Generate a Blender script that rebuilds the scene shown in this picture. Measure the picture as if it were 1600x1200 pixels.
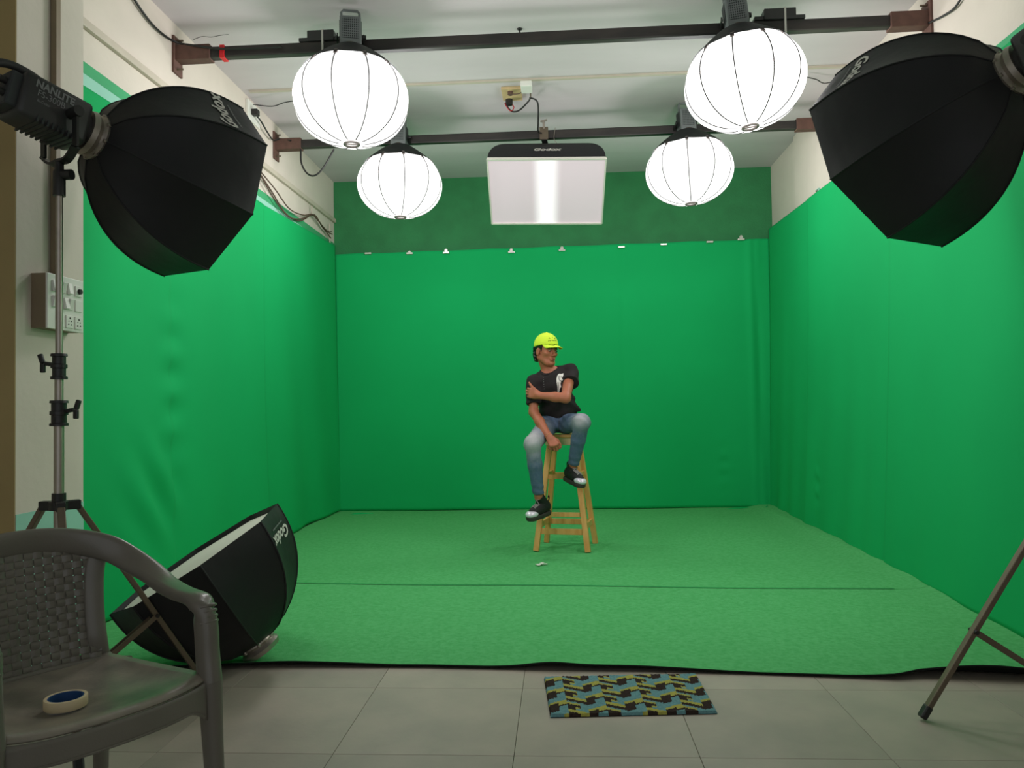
import bpy, bmesh, math, random
import numpy as np
from mathutils import Vector, Matrix
from mathutils.bvhtree import BVHTree

for o in list(bpy.data.objects):
    bpy.data.objects.remove(o)
random.seed(7)
SC = bpy.context.scene
COL = SC.collection

# ------------------------------------------------------------------ camera, world, exposure
F_PX, YAW, PITCH, ROLL, CAM_H = 1200.46, 0.0604, 0.0311, -0.0173, 1.1336
_cy, _sy, _cp, _sp = math.cos(YAW), math.sin(YAW), math.cos(PITCH), math.sin(PITCH)
FWD = np.array([-_sy * _cp, _cy * _cp, _sp])
_r0 = np.array([_cy, _sy, 0.0])
_u0 = np.cross(_r0, FWD)
RGT = math.cos(ROLL) * _r0 + math.sin(ROLL) * _u0
UPV = -math.sin(ROLL) * _r0 + math.cos(ROLL) * _u0
cam_data = bpy.data.cameras.new('camera')
cam = bpy.data.objects.new('camera', cam_data)
COL.objects.link(cam)
cam_data.sensor_width = 36.0
cam_data.lens = F_PX / 1600 * 36.0
cam_data.clip_start = 0.05
cam.matrix_world = Matrix(((RGT[0], UPV[0], -FWD[0], 0), (RGT[1], UPV[1], -FWD[1], 0),
                           (RGT[2], UPV[2], -FWD[2], CAM_H), (0, 0, 0, 1)))
SC.camera = cam
world = bpy.data.worlds.new('world')
SC.world = world
world.use_nodes = True
world.node_tree.nodes['Background'].inputs[0].default_value = (0.93, 0.97, 1.0, 1)
world.node_tree.nodes['Background'].inputs[1].default_value = 0.56     # ambient fill added to brighten the foreground; the room has no front wall
SC.view_settings.view_transform = 'Standard'
SC.view_settings.look = 'None'
SC.view_settings.exposure = 0.0
SC.view_settings.gamma = 1.0
SC.view_settings.use_curve_mapping = False
LANTERN_POWER = 44.0
OCTA_STRENGTH = 11.5


def at(x, y, Y):
    """a point at depth Y of the room seen at pixel (x, y) of the 1600x1200 photograph"""
    d = FWD + (x - 800) / F_PX * RGT - (y - 600) / F_PX * UPV
    return np.array([0, 0, CAM_H]) + d * (Y / d[1])


def at_x(x, y, X):
    d = FWD + (x - 800) / F_PX * RGT - (y - 600) / F_PX * UPV
    return np.array([0, 0, CAM_H]) + d * (X / d[0])


def at_z(x, y, Z):
    d = FWD + (x - 800) / F_PX * RGT - (y - 600) / F_PX * UPV
    return np.array([0, 0, CAM_H]) + d * ((Z - CAM_H) / d[2])


# ------------------------------------------------------------------ materials
def lin(r, g, b):
    f = lambda c: (c / 255) / 12.92 if c / 255 <= 0.04045 else ((c / 255 + 0.055) / 1.055) ** 2.4
    return (f(r), f(g), f(b), 1)


def mat(name, col, rough=0.6, metal=0.0, vary=0.0, scale=8.0, bump=0.0, bscale=60.0, col2=None,
        emit=0.0, emit_col=None, spec=0.5, per_object=0.0, detail=4.0, sheen=0.0, stretch=None):
    m = bpy.data.materials.new(name)
    m.use_nodes = True
    nt = m.node_tree
    N, L = nt.nodes, nt.links
    b = N['Principled BSDF']
    b.inputs['Roughness'].default_value = rough
    b.inputs['Metallic'].default_value = metal
    b.inputs['Specular IOR Level'].default_value = spec
    b.inputs['Base Color'].default_value = col
    if sheen:
        b.inputs['Sheen Weight'].default_value = sheen
        b.inputs['Sheen Tint'].default_value = col
    tc = N.new('ShaderNodeTexCoord')
    vec = tc.outputs['Object']
    if stretch:
        mp = N.new('ShaderNodeMapping')
        mp.inputs['Scale'].default_value = stretch
        L.new(vec, mp.inputs['Vector'])
        vec = mp.outputs['Vector']
    out = None
    if vary or col2:
        nz = N.new('ShaderNodeTexNoise')
        nz.inputs['Scale'].default_value = scale
        nz.inputs['Detail'].default_value = detail
        L.new(vec, nz.inputs['Vector'])
        mx = N.new('ShaderNodeMix')
        mx.data_type = 'RGBA'
        rp = N.new('ShaderNodeValToRGB')
        rp.color_ramp.elements[0].position = 0.35
        rp.color_ramp.elements[1].position = 0.65
        L.new(nz.outputs['Fac'], rp.inputs['Fac'])
        L.new(rp.outputs['Color'], mx.inputs['Factor'])
        c2 = col2 or tuple(c * (1 - vary) for c in col[:3]) + (1,)
        mx.inputs[6].default_value = col
        mx.inputs[7].default_value = c2
        out = mx.outputs[2]
        L.new(out, b.inputs['Base Color'])
    if per_object:
        oi = N.new('ShaderNodeObjectInfo')
        hs = N.new('ShaderNodeHueSaturation')
        mr = N.new('ShaderNodeMapRange')
        mr.inputs['To Min'].default_value = 1 - per_object
        mr.inputs['To Max'].default_value = 1 + per_object
        L.new(oi.outputs['Random'], mr.inputs['Value'])
        L.new(mr.outputs['Result'], hs.inputs['Value'])
        if out:
            L.new(out, hs.inputs['Color'])
        else:
            hs.inputs['Color'].default_value = col
        L.new(hs.outputs['Color'], b.inputs['Base Color'])
    if bump:
        n2 = N.new('ShaderNodeTexNoise')
        n2.inputs['Scale'].default_value = bscale
        n2.inputs['Detail'].default_value = 3
        L.new(vec, n2.inputs['Vector'])
        bp = N.new('ShaderNodeBump')
        bp.inputs['Strength'].default_value = bump
        bp.inputs['Distance'].default_value = 0.01
        L.new(n2.outputs['Fac'], bp.inputs['Height'])
        L.new(bp.outputs['Normal'], b.inputs['Normal'])
    if emit:
        b.inputs['Emission Color'].default_value = emit_col or col
        b.inputs['Emission Strength'].default_value = emit
    return m


M = {}
M['cream'] = mat('cream_paint', lin(214, 204, 192), .85, vary=.07, scale=2.5, bump=.15, bscale=25)
M['ceil'] = mat('ceiling_paint', lin(207, 197, 201), .9, vary=.09, scale=1.2, bump=.15, bscale=12, stretch=(.5, 2.2, 1))
M['wall_green'] = mat('dark_green_paint', lin(44, 126, 74), .8, vary=.16, scale=5, bump=.5, bscale=70)
M['stripe'] = mat('mid_green_paint', lin(62, 165, 110), .8, vary=.12, scale=4)
M['turq'] = mat('turquoise_paint', lin(150, 208, 188), .8, vary=.08, scale=3)
M['olive'] = mat('shaded_ochre', lin(172, 152, 104), .8, vary=.08, scale=3)  # dim tone of the pillar's side in shade, put into the colour
M['tile'] = mat('grey_stone_tile', lin(168, 159, 145), .5, vary=.16, scale=3.5, bump=.06, bscale=40, per_object=.07,
                col2=lin(152, 147, 134), detail=8)
M['grout'] = mat('floor_base', lin(78, 78, 70), .85, vary=.1)
M['fabric'] = mat('green_backdrop_cloth', lin(16, 170, 96), .85, vary=.05, scale=1.5, bump=.05, bscale=300, spec=.2)
M['carpet'] = mat('green_carpet_felt', lin(94, 182, 114), .95, scale=45, bump=.5, bscale=260, spec=.1,
                  col2=lin(80, 170, 100), detail=8)
M['carpet_seam'] = mat('carpet_seam', lin(44, 150, 84), .95, vary=.1, spec=.1)
M['carpet_under'] = mat('carpet_backing', lin(30, 36, 32), .95, vary=.1, spec=.1)
M['nylon'] = mat('black_nylon', lin(31, 32, 34), .52, vary=.12, scale=5, bump=.35, bscale=9, spec=.35)
M['nylon_in'] = mat('white_diffuser_cloth', lin(228, 226, 215), .8, vary=.04, scale=4, bump=.2, bscale=8)
M['octa_lit'] = mat('lit_octagon_diffuser', lin(250, 248, 240), .8, emit=OCTA_STRENGTH, emit_col=(1, .95, .93, 1))
M['print'] = mat('pale_print', lin(206, 204, 196), .6, vary=.05)
M['print_dim'] = mat('dim_print', lin(120, 122, 122), .6, vary=.05)
M['blackm'] = mat('black_metal', lin(34, 34, 34), .42, vary=.2, scale=14, spec=.5)
M['pipe'] = mat('black_pipe_paint', lin(36, 34, 33), .5, scale=6, col2=lin(52, 47, 44), stretch=(.6, 3, 3))
M['rust'] = mat('brown_bracket_paint', lin(100, 70, 60), .7, vary=.25, scale=20)
M['red'] = mat('red_tape', lin(214, 32, 40), .5, vary=.1)
M['alu'] = mat('brushed_aluminium', lin(176, 168, 158), .38, metal=.85, vary=.1, scale=20)
M['alud'] = mat('dull_aluminium', lin(120, 108, 92), .45, metal=.6, vary=.15, scale=14)
M['grey_head'] = mat('grey_lamp_housing', lin(112, 118, 118), .45, vary=.08, scale=12)
M['grille'] = mat('dark_grille', lin(44, 48, 50), .6, vary=.1)
M['head_black'] = mat('charcoal_lamp_housing', lin(52, 52, 52), .45, vary=.1, scale=10)
M['rib'] = mat('dark_rib_wire', lin(40, 38, 38), .6, vary=.1)
# thin lantern cloth: glows itself and lets the lamp inside shine through
m = bpy.data.materials.new('glowing_lantern_cloth')
m.use_nodes = True
nt = m.node_tree
nt.nodes.clear()
_o = nt.nodes.new('ShaderNodeOutputMaterial'); _a = nt.nodes.new('ShaderNodeAddShader')
_t = nt.nodes.new('ShaderNodeBsdfTransparent'); _e = nt.nodes.new('ShaderNodeEmission')
_n = nt.nodes.new('ShaderNodeTexNoise'); _n.inputs['Scale'].default_value = 3
_m = nt.nodes.new('ShaderNodeMapRange'); _m.inputs['To Min'].default_value = .95; _m.inputs['To Max'].default_value = 1.05
nt.links.new(_n.outputs['Fac'], _m.inputs['Value']); nt.links.new(_m.outputs['Result'], _e.inputs['Strength'])
_t.inputs[0].default_value = (.9, .9, .9, 1); _e.inputs[0].default_value = (1, .99, .97, 1)
nt.links.new(_t.outputs[0], _a.inputs[0]); nt.links.new(_e.outputs[0], _a.inputs[1]); nt.links.new(_a.outputs[0], _o.inputs[0])
M['lantern'] = m
M['ring'] = mat('lantern_bottom_ring', lin(120, 110, 108), .6, vary=.1)
M['white_pl'] = mat('white_plastic', lin(226, 226, 218), .4, vary=.03)
M['tan'] = mat('tan_plywood', lin(212, 184, 138), .6, vary=.15, scale=10)
M['cable'] = mat('black_cable', lin(28, 27, 27), .5, vary=.1)
M['cable_b'] = mat('brown_cable', lin(96, 70, 60), .6, vary=.2)
M['redwire'] = mat('red_wire', lin(180, 30, 40), .5, vary=.1)
M['trunk'] = mat('pvc_trunking', lin(196, 186, 170), .5, vary=.1, scale=6)
M['conduit'] = mat('brown_conduit', lin(132, 116, 92), .6, vary=.12, scale=6)
M['wood'] = mat('varnished_pine', lin(232, 174, 106), .4, scale=4, col2=lin(214, 150, 82), bump=.08, bscale=30, stretch=(6, 6, 1))
M['wood_end'] = mat('pale_pine', lin(240, 208, 166), .5, vary=.12, scale=9)
M['plastic'] = mat('grey_chair_plastic', lin(112, 108, 99), .3, vary=.12, scale=6, bump=.04, bscale=200)
M['seat_pl'] = mat('scuffed_chair_plastic', lin(112, 108, 99), .33, scale=9, col2=lin(142, 134, 120), bump=.05, bscale=120)
M['tape_paper'] = mat('masking_tape_paper', lin(222, 204, 164), .6, vary=.06, scale=30)
M['tape_core'] = mat('blue_tape_core', lin(34, 76, 128), .5, vary=.1)
M['skin'] = mat('brown_skin', lin(184, 110, 84), .5, vary=.1, scale=9, spec=.4)
M['lip'] = mat('lip_skin', lin(142, 74, 66), .45, vary=.06)
M['hairm'] = mat('black_hair', lin(24, 20, 19), .45, vary=.3, scale=60)
M['eyew'] = mat('eye_white_shaded', lin(150, 132, 122), .5, vary=.02)  # darkened: the shade under the cap brim is put into this colour
M['eyed'] = mat('dark_iris', lin(30, 20, 16), .2, vary=.02)
M['shirt'] = mat('charcoal_cotton', lin(46, 41, 43), .85, vary=.12, scale=10, bump=.2, bscale=40, spec=.2)
M['shirt_print'] = mat('white_shirt_print', lin(232, 226, 222), .7, vary=.03)
M['ink'] = mat('dark_print_ink', lin(30, 28, 28), .7, vary=.05)
M['neon'] = mat('neon_yellow_cotton', lin(222, 250, 70), .75, vary=.05, scale=12, bump=.1, bscale=90, spec=.2)
M['shoe'] = mat('black_suede', lin(24, 23, 24), .7, vary=.15, scale=30)
M['shoe_toe'] = mat('silver_toe_cap', lin(232, 222, 238), .2, metal=.15, vary=.03)
M['sole'] = mat('dark_rubber_sole', lin(58, 52, 50), .7, vary=.1)
M['lace'] = mat('grey_lace', lin(150, 142, 142), .8, vary=.1)
M['orange'] = mat('orange_heel_trim', lin(196, 84, 44), .6, vary=.05)
M['ochre'] = mat('thread_bracelet', lin(206, 140, 92), .7, vary=.1)
M['mat_blue'] = mat('mat_blue_tuft', lin(122, 172, 178), .95, vary=.2, scale=120, bump=.8, bscale=400, spec=.1)
M['mat_yel'] = mat('mat_yellow_tuft', lin(196, 192, 98), .95, vary=.2, scale=120, bump=.8, bscale=400, spec=.1)
M['mat_brn'] = mat('mat_brown_tuft', lin(66, 54, 50), .95, vary=.2, scale=120, bump=.8, bscale=400, spec=.1)
M['steel'] = mat('clip_steel', lin(214, 210, 204), .35, metal=.5, vary=.05)
M['shadow_hole'] = mat('socket_hole', lin(40, 42, 36), .8, vary=.05)

# centre box: lit diffuser, brighter where the lamp tube stands behind the cloth
m = mat('lit_box_diffuser', lin(206, 186, 196), .8)
nt = m.node_tree
tc = nt.nodes.new('ShaderNodeTexCoord')
sx = nt.nodes.new('ShaderNodeSeparateXYZ')
nt.links.new(tc.outputs['Object'], sx.inputs[0])
ab = nt.nodes.new('ShaderNodeMath'); ab.operation = 'ABSOLUTE'
nt.links.new(sx.outputs['X'], ab.inputs[0])
rp = nt.nodes.new('ShaderNodeValToRGB')
rp.color_ramp.interpolation = 'EASE'
rp.color_ramp.elements[0].position = 0.02
rp.color_ramp.elements[0].color = (1, 1, 1, 1)
rp.color_ramp.elements[1].position = 0.14
rp.color_ramp.elements[1].color = (.40, .34, .37, 1)
nt.links.new(ab.outputs[0], rp.inputs['Fac'])
bs = nt.nodes['Principled BSDF']
nt.links.new(rp.outputs['Color'], bs.inputs['Emission Color'])
bs.inputs['Emission Strength'].default_value = 0.85
M['box_lit'] = m

# denim: fade attribute worn pale at the knees
m = mat('worn_denim', lin(86, 106, 124), .85, spec=.2)
nt = m.node_tree
at_n = nt.nodes.new('ShaderNodeAttribute'); at_n.attribute_name = 'wear'
nz = nt.nodes.new('ShaderNodeTexNoise'); nz.inputs['Scale'].default_value = 30; nz.inputs['Detail'].default_value = 6
ma = nt.nodes.new('ShaderNodeMath'); ma.operation = 'MULTIPLY_ADD'
ma.inputs[1].default_value = .3; ma.inputs[2].default_value = -.15
nt.links.new(nz.outputs['Fac'], ma.inputs[0])
ad = nt.nodes.new('ShaderNodeMath'); ad.operation = 'ADD'; ad.use_clamp = True
nt.links.new(at_n.outputs['Fac'], ad.inputs[0]); nt.links.new(ma.outputs[0], ad.inputs[1])
mx = nt.nodes.new('ShaderNodeMix'); mx.data_type = 'RGBA'
mx.inputs[6].default_value = lin(86, 104, 132); mx.inputs[7].default_value = lin(188, 184, 188)
nt.links.new(ad.outputs[0], mx.inputs['Factor'])
nt.links.new(mx.outputs[2], nt.nodes['Principled BSDF'].inputs['Base Color'])
M['denim'] = m


# ------------------------------------------------------------------ mesh helpers
class MB:
    """collects geometry in world space; build() links it as one mesh object"""
    def __init__(self):
        self.v, self.f, self.mi = [], [], []

    def add(self, V, Fs, mi=0):
        n = len(self.v)
        self.v.extend([tuple(map(float, p)) for p in V])
        self.f.extend([tuple(i + n for i in q) for q in Fs])
        self.mi.extend([mi] * len(Fs))
        return self

    def box(self, lo, hi, mi=0):
        (a, b, c), (d, e, f) = lo, hi
        V = [(a, b, c), (d, b, c), (d, e, c), (a, e, c), (a, b, f), (d, b, f), (d, e, f), (a, e, f)]
        return self.add(V, [(0, 3, 2, 1), (4, 5, 6, 7), (0, 1, 5, 4), (1, 2, 6, 5), (2, 3, 7, 6), (3, 0, 4, 7)], mi)

    def obox(self, c, ax, half, mi=0, bevel=0.0):
        """box with centre c, axes ax (3 unit vectors), half sizes; optional chamfer"""
        c = np.array(c, float); ax = [np.array(a, float) for a in ax]
        hx, hy, hz = half
        if bevel <= 0:
            V = [c + sx * hx * ax[0] + sy * hy * ax[1] + sz * hz * ax[2]
                 for sz in (-1, 1) for sx, sy in ((-1, -1), (1, -1), (1, 1), (-1, 1))]
            return self.add(V, [(0, 3, 2, 1), (4, 5, 6, 7), (0, 1, 5, 4), (1, 2, 6, 5), (2, 3, 7, 6), (3, 0, 4, 7)], mi)
        bm = bmesh.new()
        bmesh.ops.create_cube(bm, size=2)
        for v in bm.verts:
            v.co = Vector((v.co.x * hx, v.co.y * hy, v.co.z * hz))
        bmesh.ops.bevel(bm, geom=bm.edges[:], offset=bevel, segments=2, affect='EDGES', profile=.5)
        bm.verts.index_update()
        V = [c + v.co.x * ax[0] + v.co.y * ax[1] + v.co.z * ax[2] for v in bm.verts]
        Fs = [tuple(v.index for v in f.verts) for f in bm.faces]
        bm.free()
        return self.add(V, Fs, mi)

    def beam(self, a, b, w, t, side=(0, 0, 1), mi=0, bevel=0.0):
        a, b = np.array(a, float), np.array(b, float)
        d = b - a; L = np.linalg.norm(d); d /= L
        s = np.array(side, float); s -= d * (s @ d); s /= np.linalg.norm(s)
        return self.obox((a + b) / 2, (s, np.cross(d, s), d), (w / 2, t / 2, L / 2), mi, bevel)

    def tube(self, P, r, seg=8, cap=True, mi=0):
        P = [np.array(p, float) for p in P]
        n = len(P)
        rs = r if hasattr(r, '__len__') else [r] * n
        T = []
        for i in range(n):
            d = P[min(i + 1, n - 1)] - P[max(i - 1, 0)]
            T.append(d / (np.linalg.norm(d) + 1e-12))
        ref = np.array([0, 0, 1.0]) if abs(T[0][2]) < .9 else np.array([1.0, 0, 0])
        V = []
        for i in range(n):
            ref = ref - T[i] * (ref @ T[i]); ref /= np.linalg.norm(ref)
            bq = np.cross(T[i], ref)
            for k in range(seg):
                a = 2 * math.pi * k / seg
                V.append(P[i] + rs[i] * (math.cos(a) * ref + math.sin(a) * bq))
        Fs = [(i * seg + k, i * seg + (k + 1) % seg, (i + 1) * seg + (k + 1) % seg, (i + 1) * seg + k)
              for i in range(n - 1) for k in range(seg)]
        if cap:
            Fs.append(tuple(range(seg))[::-1]); Fs.append(tuple((n - 1) * seg + k for k in range(seg)))
        return self.add(V, Fs, mi)

    def lathe(self, o, ax, prof, seg=24, mi=0):
        """prof: list of (distance along ax, radius)"""
        o = np.array(o, float); ax = np.array(ax, float); ax /= np.linalg.norm(ax)
        s = np.cross(ax, (0, 0, 1.0) if abs(ax[2]) < .9 else (1.0, 0, 0)); s /= np.linalg.norm(s)
        t = np.cross(ax, s)
        V = [o + ax * h + r * (math.cos(2 * math.pi * k / seg) * s + math.sin(2 * math.pi * k / seg) * t)
             for h, r in prof for k in range(seg)]
        Fs = [(i * seg + k, i * seg + (k + 1) % seg, (i + 1) * seg + (k + 1) % seg, (i + 1) * seg + k)
              for i in range(len(prof) - 1) for k in range(seg)]
        return self.add(V, Fs, mi)

    def grid(self, fn, nu, nv, mi=0):
        V = [fn(i / nu, j / nv) for j in range(nv + 1) for i in range(nu + 1)]
        Fs = [(j * (nu + 1) + i, j * (nu + 1) + i + 1, (j + 1) * (nu + 1) + i + 1, (j + 1) * (nu + 1) + i)
              for j in range(nv) for i in range(nu)]
        return self.add(V, Fs, mi)

    def mesh(self, name, mats, origin=(0, 0, 0), smooth=None):
        me = bpy.data.meshes.new(name)
        o = np.array(origin, float)
        me.from_pydata([tuple(np.array(p) - o) for p in self.v], [], self.f)
        for mm in (mats if isinstance(mats, (list, tuple)) else [mats]):
            me.materials.append(mm)
        if any(self.mi):
            me.polygons.foreach_set('material_index', self.mi)
        bm = bmesh.new(); bm.from_mesh(me)
        bmesh.ops.recalc_face_normals(bm, faces=bm.faces)
        bm.to_mesh(me); bm.free()
        if smooth:
            me.polygons.foreach_set('use_smooth', [True] * len(me.polygons))
            if smooth < 180:
                me.set_sharp_from_angle(angle=math.radians(smooth))
        me.update()
        return me

    def build(self, name, mats, parent=None, smooth=None, origin=None):
        org = parent_origin(parent) if origin is None else origin
        ob = bpy.data.objects.new(name, self.mesh(name, mats, org, smooth))
        COL.objects.link(ob)
        if parent is not None:
            ob.parent = parent
        elif origin is not None:
            ob.location = origin
        return ob


def parent_origin(p):
    o = np.zeros(3)
    while p is not None:
        o = o + np.array(p.location)
        p = p.parent
    return o


def tag(o, label=None, cat=None, group=None, kind=None):
    if label: o['label'] = label
    if cat: o['category'] = cat
    if group: o['group'] = group
    if kind: o['kind'] = kind
    return o


def thing(name, loc, label, cat, group=None):
    o = bpy.data.objects.new(name, None)
    o.empty_display_size = .1
    COL.objects.link(o)
    o.location = tuple(map(float, loc))
    return tag(o, label, cat, group)


def copy_tree(o, parent=None):
    c = o.copy(); COL.objects.link(c)
    if parent is not None: c.parent = parent
    for ch in list(o.children): copy_tree(ch, c)
    return c


def spline(P, n=8):
    """Catmull-Rom through P"""
    P = [np.array(p, float) for p in P]
    Q = [2 * P[0] - P[1]] + P + [2 * P[-1] - P[-2]]
    out = []
    for i in range(1, len(Q) - 2):
        for k in range(n):
            t = k / n
            out.append(.5 * (2 * Q[i] + (Q[i + 1] - Q[i - 1]) * t + (2 * Q[i - 1] - 5 * Q[i] + 4 * Q[i + 1] - Q[i + 2]) * t ** 2
                             + (3 * Q[i] - Q[i - 1] - 3 * Q[i + 1] + Q[i + 2]) * t ** 3))
    out.append(P[-1])
    return out


def text_mesh(body, size, shear=0.0, bold=0.0):
    """flat triangles of a line of lettering, centred, as (verts2d, faces)"""
    cu = bpy.data.curves.new('t', 'FONT')
    cu.body = body; cu.size = size; cu.shear = shear; cu.offset = bold
    cu.align_x = 'CENTER'; cu.align_y = 'CENTER'; cu.resolution_u = 3
    ob = bpy.data.objects.new('t', cu); COL.objects.link(ob)
    dg = bpy.context.evaluated_depsgraph_get(); dg.update()
    me = bpy.data.meshes.new_from_object(ob.evaluated_get(dg))
    V = [(v.co.x, v.co.y) for v in me.vertices]
    Fs = [tuple(p.vertices) for p in me.polygons]
    bpy.data.objects.remove(ob); bpy.data.curves.remove(cu); bpy.data.meshes.remove(me)
    return V, Fs


# ------------------------------------------------------------------ the setting
XL, XR, ZC, YB = -2.542, 2.404, 3.768, 8.637
YF = -1.6


def structure(o): return tag(o, kind='structure')


fl = structure(MB().box((XL - .6, YF, -.12), (XR + .6, YB + .15, -.005)).build('floor', M['grout']))
tile_me = MB().obox((0, 0, -.005), ((1, 0, 0), (0, 1, 0), (0, 0, 1)), (.2993, .2993, .005), bevel=.0015).mesh('tile', M['tile'])
for j in range(-4, 2):
    for i in range(-4, 5):
        t = bpy.data.objects.new('tile', tile_me); COL.objects.link(t); t.parent = fl
        t.location = (-.168 + .6 * i + .3, 2.536 + .6 * j + .3, 0)
structure(MB().box((XL - .6, YF, ZC), (XR + .6, YB + .15, ZC + .12)).build('ceiling', M['ceil']))
structure(MB().box((XL - .1, YB, 0), (XR + .1, YB + .12, ZC)).build('wall_back', M['wall_green']))
wl = structure(MB().box((XL - .12, YF, 0), (XL, YB, ZC)).build('wall_left', M['cream']))
MB().box((XL, 3.575, 2.99), (XL + .004, YB, 3.055)).build('painted_stripe', M['stripe'], wl)
MB().box((XL, 3.575, 2.4), (XL + .003, YB, 2.99)).build('painted_band', M['turq'], wl)
wr = structure(MB().box((XR, YF, 0), (XR + .12, YB, ZC)).build('wall_right', M['cream']))
MB().box((XR, 3.0, 2.3), (XR + -.003, 5.2, 3.05)).build('painted_band', M['stripe'], wr)
structure(MB().box((XR - .035, 5.9, 0), (XR, 7.7, ZC)).build('trim_1', M['cream']))
# pillar standing out of the left wall
pl = structure(MB().box((XL - .05, 3.113, 0), (-2.29, 3.575, ZC)).build('wall_pillar', M['cream']))
MB().box((-2.9, 3.108, 0), (-2.291, 3.113, ZC)).build('shaded_face', M['olive'], pl)  # camera-facing side of the pillar, its shade given as a darker colour
MB().box((-2.29, 3.1135, 0), (-2.287, 3.574, .72)).build('painted_band', M['turq'], pl)


# ------------------------------------------------------------------ green cloth and carpet
def ip(x, xs, ys): return float(np.interp(x, xs, ys))


def left_cloth(u, v):
    y = 3.60 + (8.53 - 3.60) * u
    zt = ip(y, [3.6, 4.15, 6.35, 8.46], [2.872, 2.885, 2.912, 3.005])
    z = .02 + (zt - .02) * v
    step = (.012 if y < 4.78 else 0) + (.010 if y < 6.40 else 0)
    lo = (1 - v)
    x = -2.50 + step + .012 * lo * math.sin(y * 7.3 + 1.2 * z) + .02 * lo ** 2 * math.sin(y * 3.1) + .03 * lo ** 3
    x += .012 * math.exp(-((y - 4.8) / .14) ** 2) * math.sin(z * 26) * math.exp(-((z - 1.35) / .5) ** 2)
    x += .022 * math.exp(-((y - 4.55) / .3) ** 2) * math.sin(z * 14 + y * 17) * math.exp(-((z - .65) / .3) ** 2)
    x += .03 * math.exp(-((y - 3.62) / .07) ** 2) * lo
    return (x, y, z)


def back_cloth(u, v):
    x = -2.50 + (2.335 + 2.50) * u
    zt = 2.913 + .03 * (x + 2.48) / 4.73 - .008 * abs(math.sin(x * 4.2))
    z = .015 + (zt - .015) * v
    lo = 1 - v
    y = 8.53 + .008 * math.sin(x * 5 + z) * lo - .03 * lo ** 4
    y += .006 * math.exp(-((x - .73) / .03) ** 2) - .02 * math.exp(-((x - 2.12) / .035) ** 2) * (.4 + .6 * v)
    y -= .012 * math.exp(-((x - 2.2) / .03) ** 2) * math.cos(z * 2)
    y += .008 * math.exp(-((x - 1.78) / .06) ** 2) * math.sin(z * 40) * math.exp(-((z - .45) / .25) ** 2)
    return (x, y, z)


def right_cloth(u, v):
    y = 3.3 + (8.53 - 3.3) * u
    zt = ip(y, [3.3, 5.5, 6.7, 8.5], [2.93, 2.965, 3.0, 3.045])
    z = .015 + (zt - .015) * v
    lo = 1 - v
    bx = ip(y, [3.3, 3.8, 5.16, 8.2, 8.5], [2.15, 2.165, 2.205, 2.256, 2.27])
    x = 2.335 + (bx - 2.335) * lo ** 1.6
    x -= (.012 if y < 5.42 else 0) + (.010 if y < 7.22 else 0)
    x += .007 * lo * math.sin(y * 4.1 + z) + .009 * lo ** 2 * math.sin(y * 13 + .6 * z + math.sin(2.3 * y)) * ip(y, [5, 7], [.5, 1])
    x -= .01 * math.exp(-((y - 6.9) / .05) ** 2) * math.sin(z * 40) * math.exp(-((z - .4) / .2) ** 2)
    return (x, y, z)


for nm, fn, nu, nv, lb in (
        ('backdrop_cloth', left_cloth, 220, 120, 'bright green cloth hung along the left wall beside the pillar'),
        ('backdrop_cloth', back_cloth, 220, 90, 'bright green cloth clipped across the far wall behind the seated person'),
        ('backdrop_cloth', right_cloth, 220, 90, 'bright green cloth hung along the right wall')):
    o = MB().grid(fn, nu, nv).build(nm, M['fabric'], smooth=179)
    tag(o, lb, 'backdrop', 'green backdrop cloths')
    md = o.modifiers.new('thick', 'SOLIDIFY'); md.thickness = .004; md.offset = 0


def carpet_z(x, y):
    z = .012 + .003 * math.sin(x * 3.1 + y) * math.sin(y * 2.3)
    e = ip(x, [-2.45, 2.2], [-2.45, 2.2])
    s = max(0, (x - (2.0 - .02 * (y - 4)))) / .22           # swells up under the right cloth
    z += .03 * min(1, s) ** 2
    return z


def front_edge(x):
    return ip(x, [-2.4, -1.75, -1.56, -1.2, -.6, -.1, .3, .8, 1.35, 1.45, 1.6, 1.9, 2.25],
              [3.37, 3.35, 3.345, 3.375, 3.37, 3.345, 3.335, 3.30, 3.245, 3.27, 3.255, 3.225, 3.19])


def seam_y(x): return ip(x, [-2.4, 2.2], [4.99, 4.72])


def carpet_front(u, v):
    x = -2.50 + 4.74 * u
    y0, y1 = front_edge(x), seam_y(x)
    y = y0 + (y1 - y0) * v
    lip = math.exp(-((y - y0) / .05) ** 2)
    lift = .010 + .010 * math.sin(x * 4.1 + .6) + .014 * math.exp(-((x + .06) / .12) ** 2) + .03 * math.exp(-((x - 1.72) / .28) ** 2)
    return (x, y, carpet_z(x, y) + lip * max(lift, .003) + .004 * math.exp(-((y - y1) / .012) ** 2))


def carpet_back(u, v):
    x = -2.50 + 4.82 * u
    y0, y1 = seam_y(x) - .02, 8.54
    y = y0 + (y1 - y0) * v
    return (x, y, carpet_z(x, y) - .001)


def carpet(fn, lb):
    o = MB().grid(fn, 200, 90).build('floor_carpet', [M['carpet'], M['carpet_under']], smooth=179)
    md = o.modifiers.new('thick', 'SOLIDIFY'); md.thickness = .008; md.offset = -1
    md.material_offset = 1; md.material_offset_rim = 1
    o.data.flip_normals() if o.data.polygons[0].normal.z < 0 else None
    return tag(o, lb, 'carpet', 'green floor carpets')


cf = carpet(carpet_front, 'nearer green carpet sheet with a wavy dark front edge')
cb = carpet(carpet_back, 'farther green carpet sheet under the wooden stool')
mb = MB()
mb.grid(lambda u, v: (-1.95 + 3.92 * u, seam_y(-1.95 + 3.92 * u) - .006 + .016 * v, carpet_z(-1.95 + 3.92 * u, 4.85) + .0065), 80, 1)
mb.build('seam', M['carpet_seam'], cf)


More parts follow.
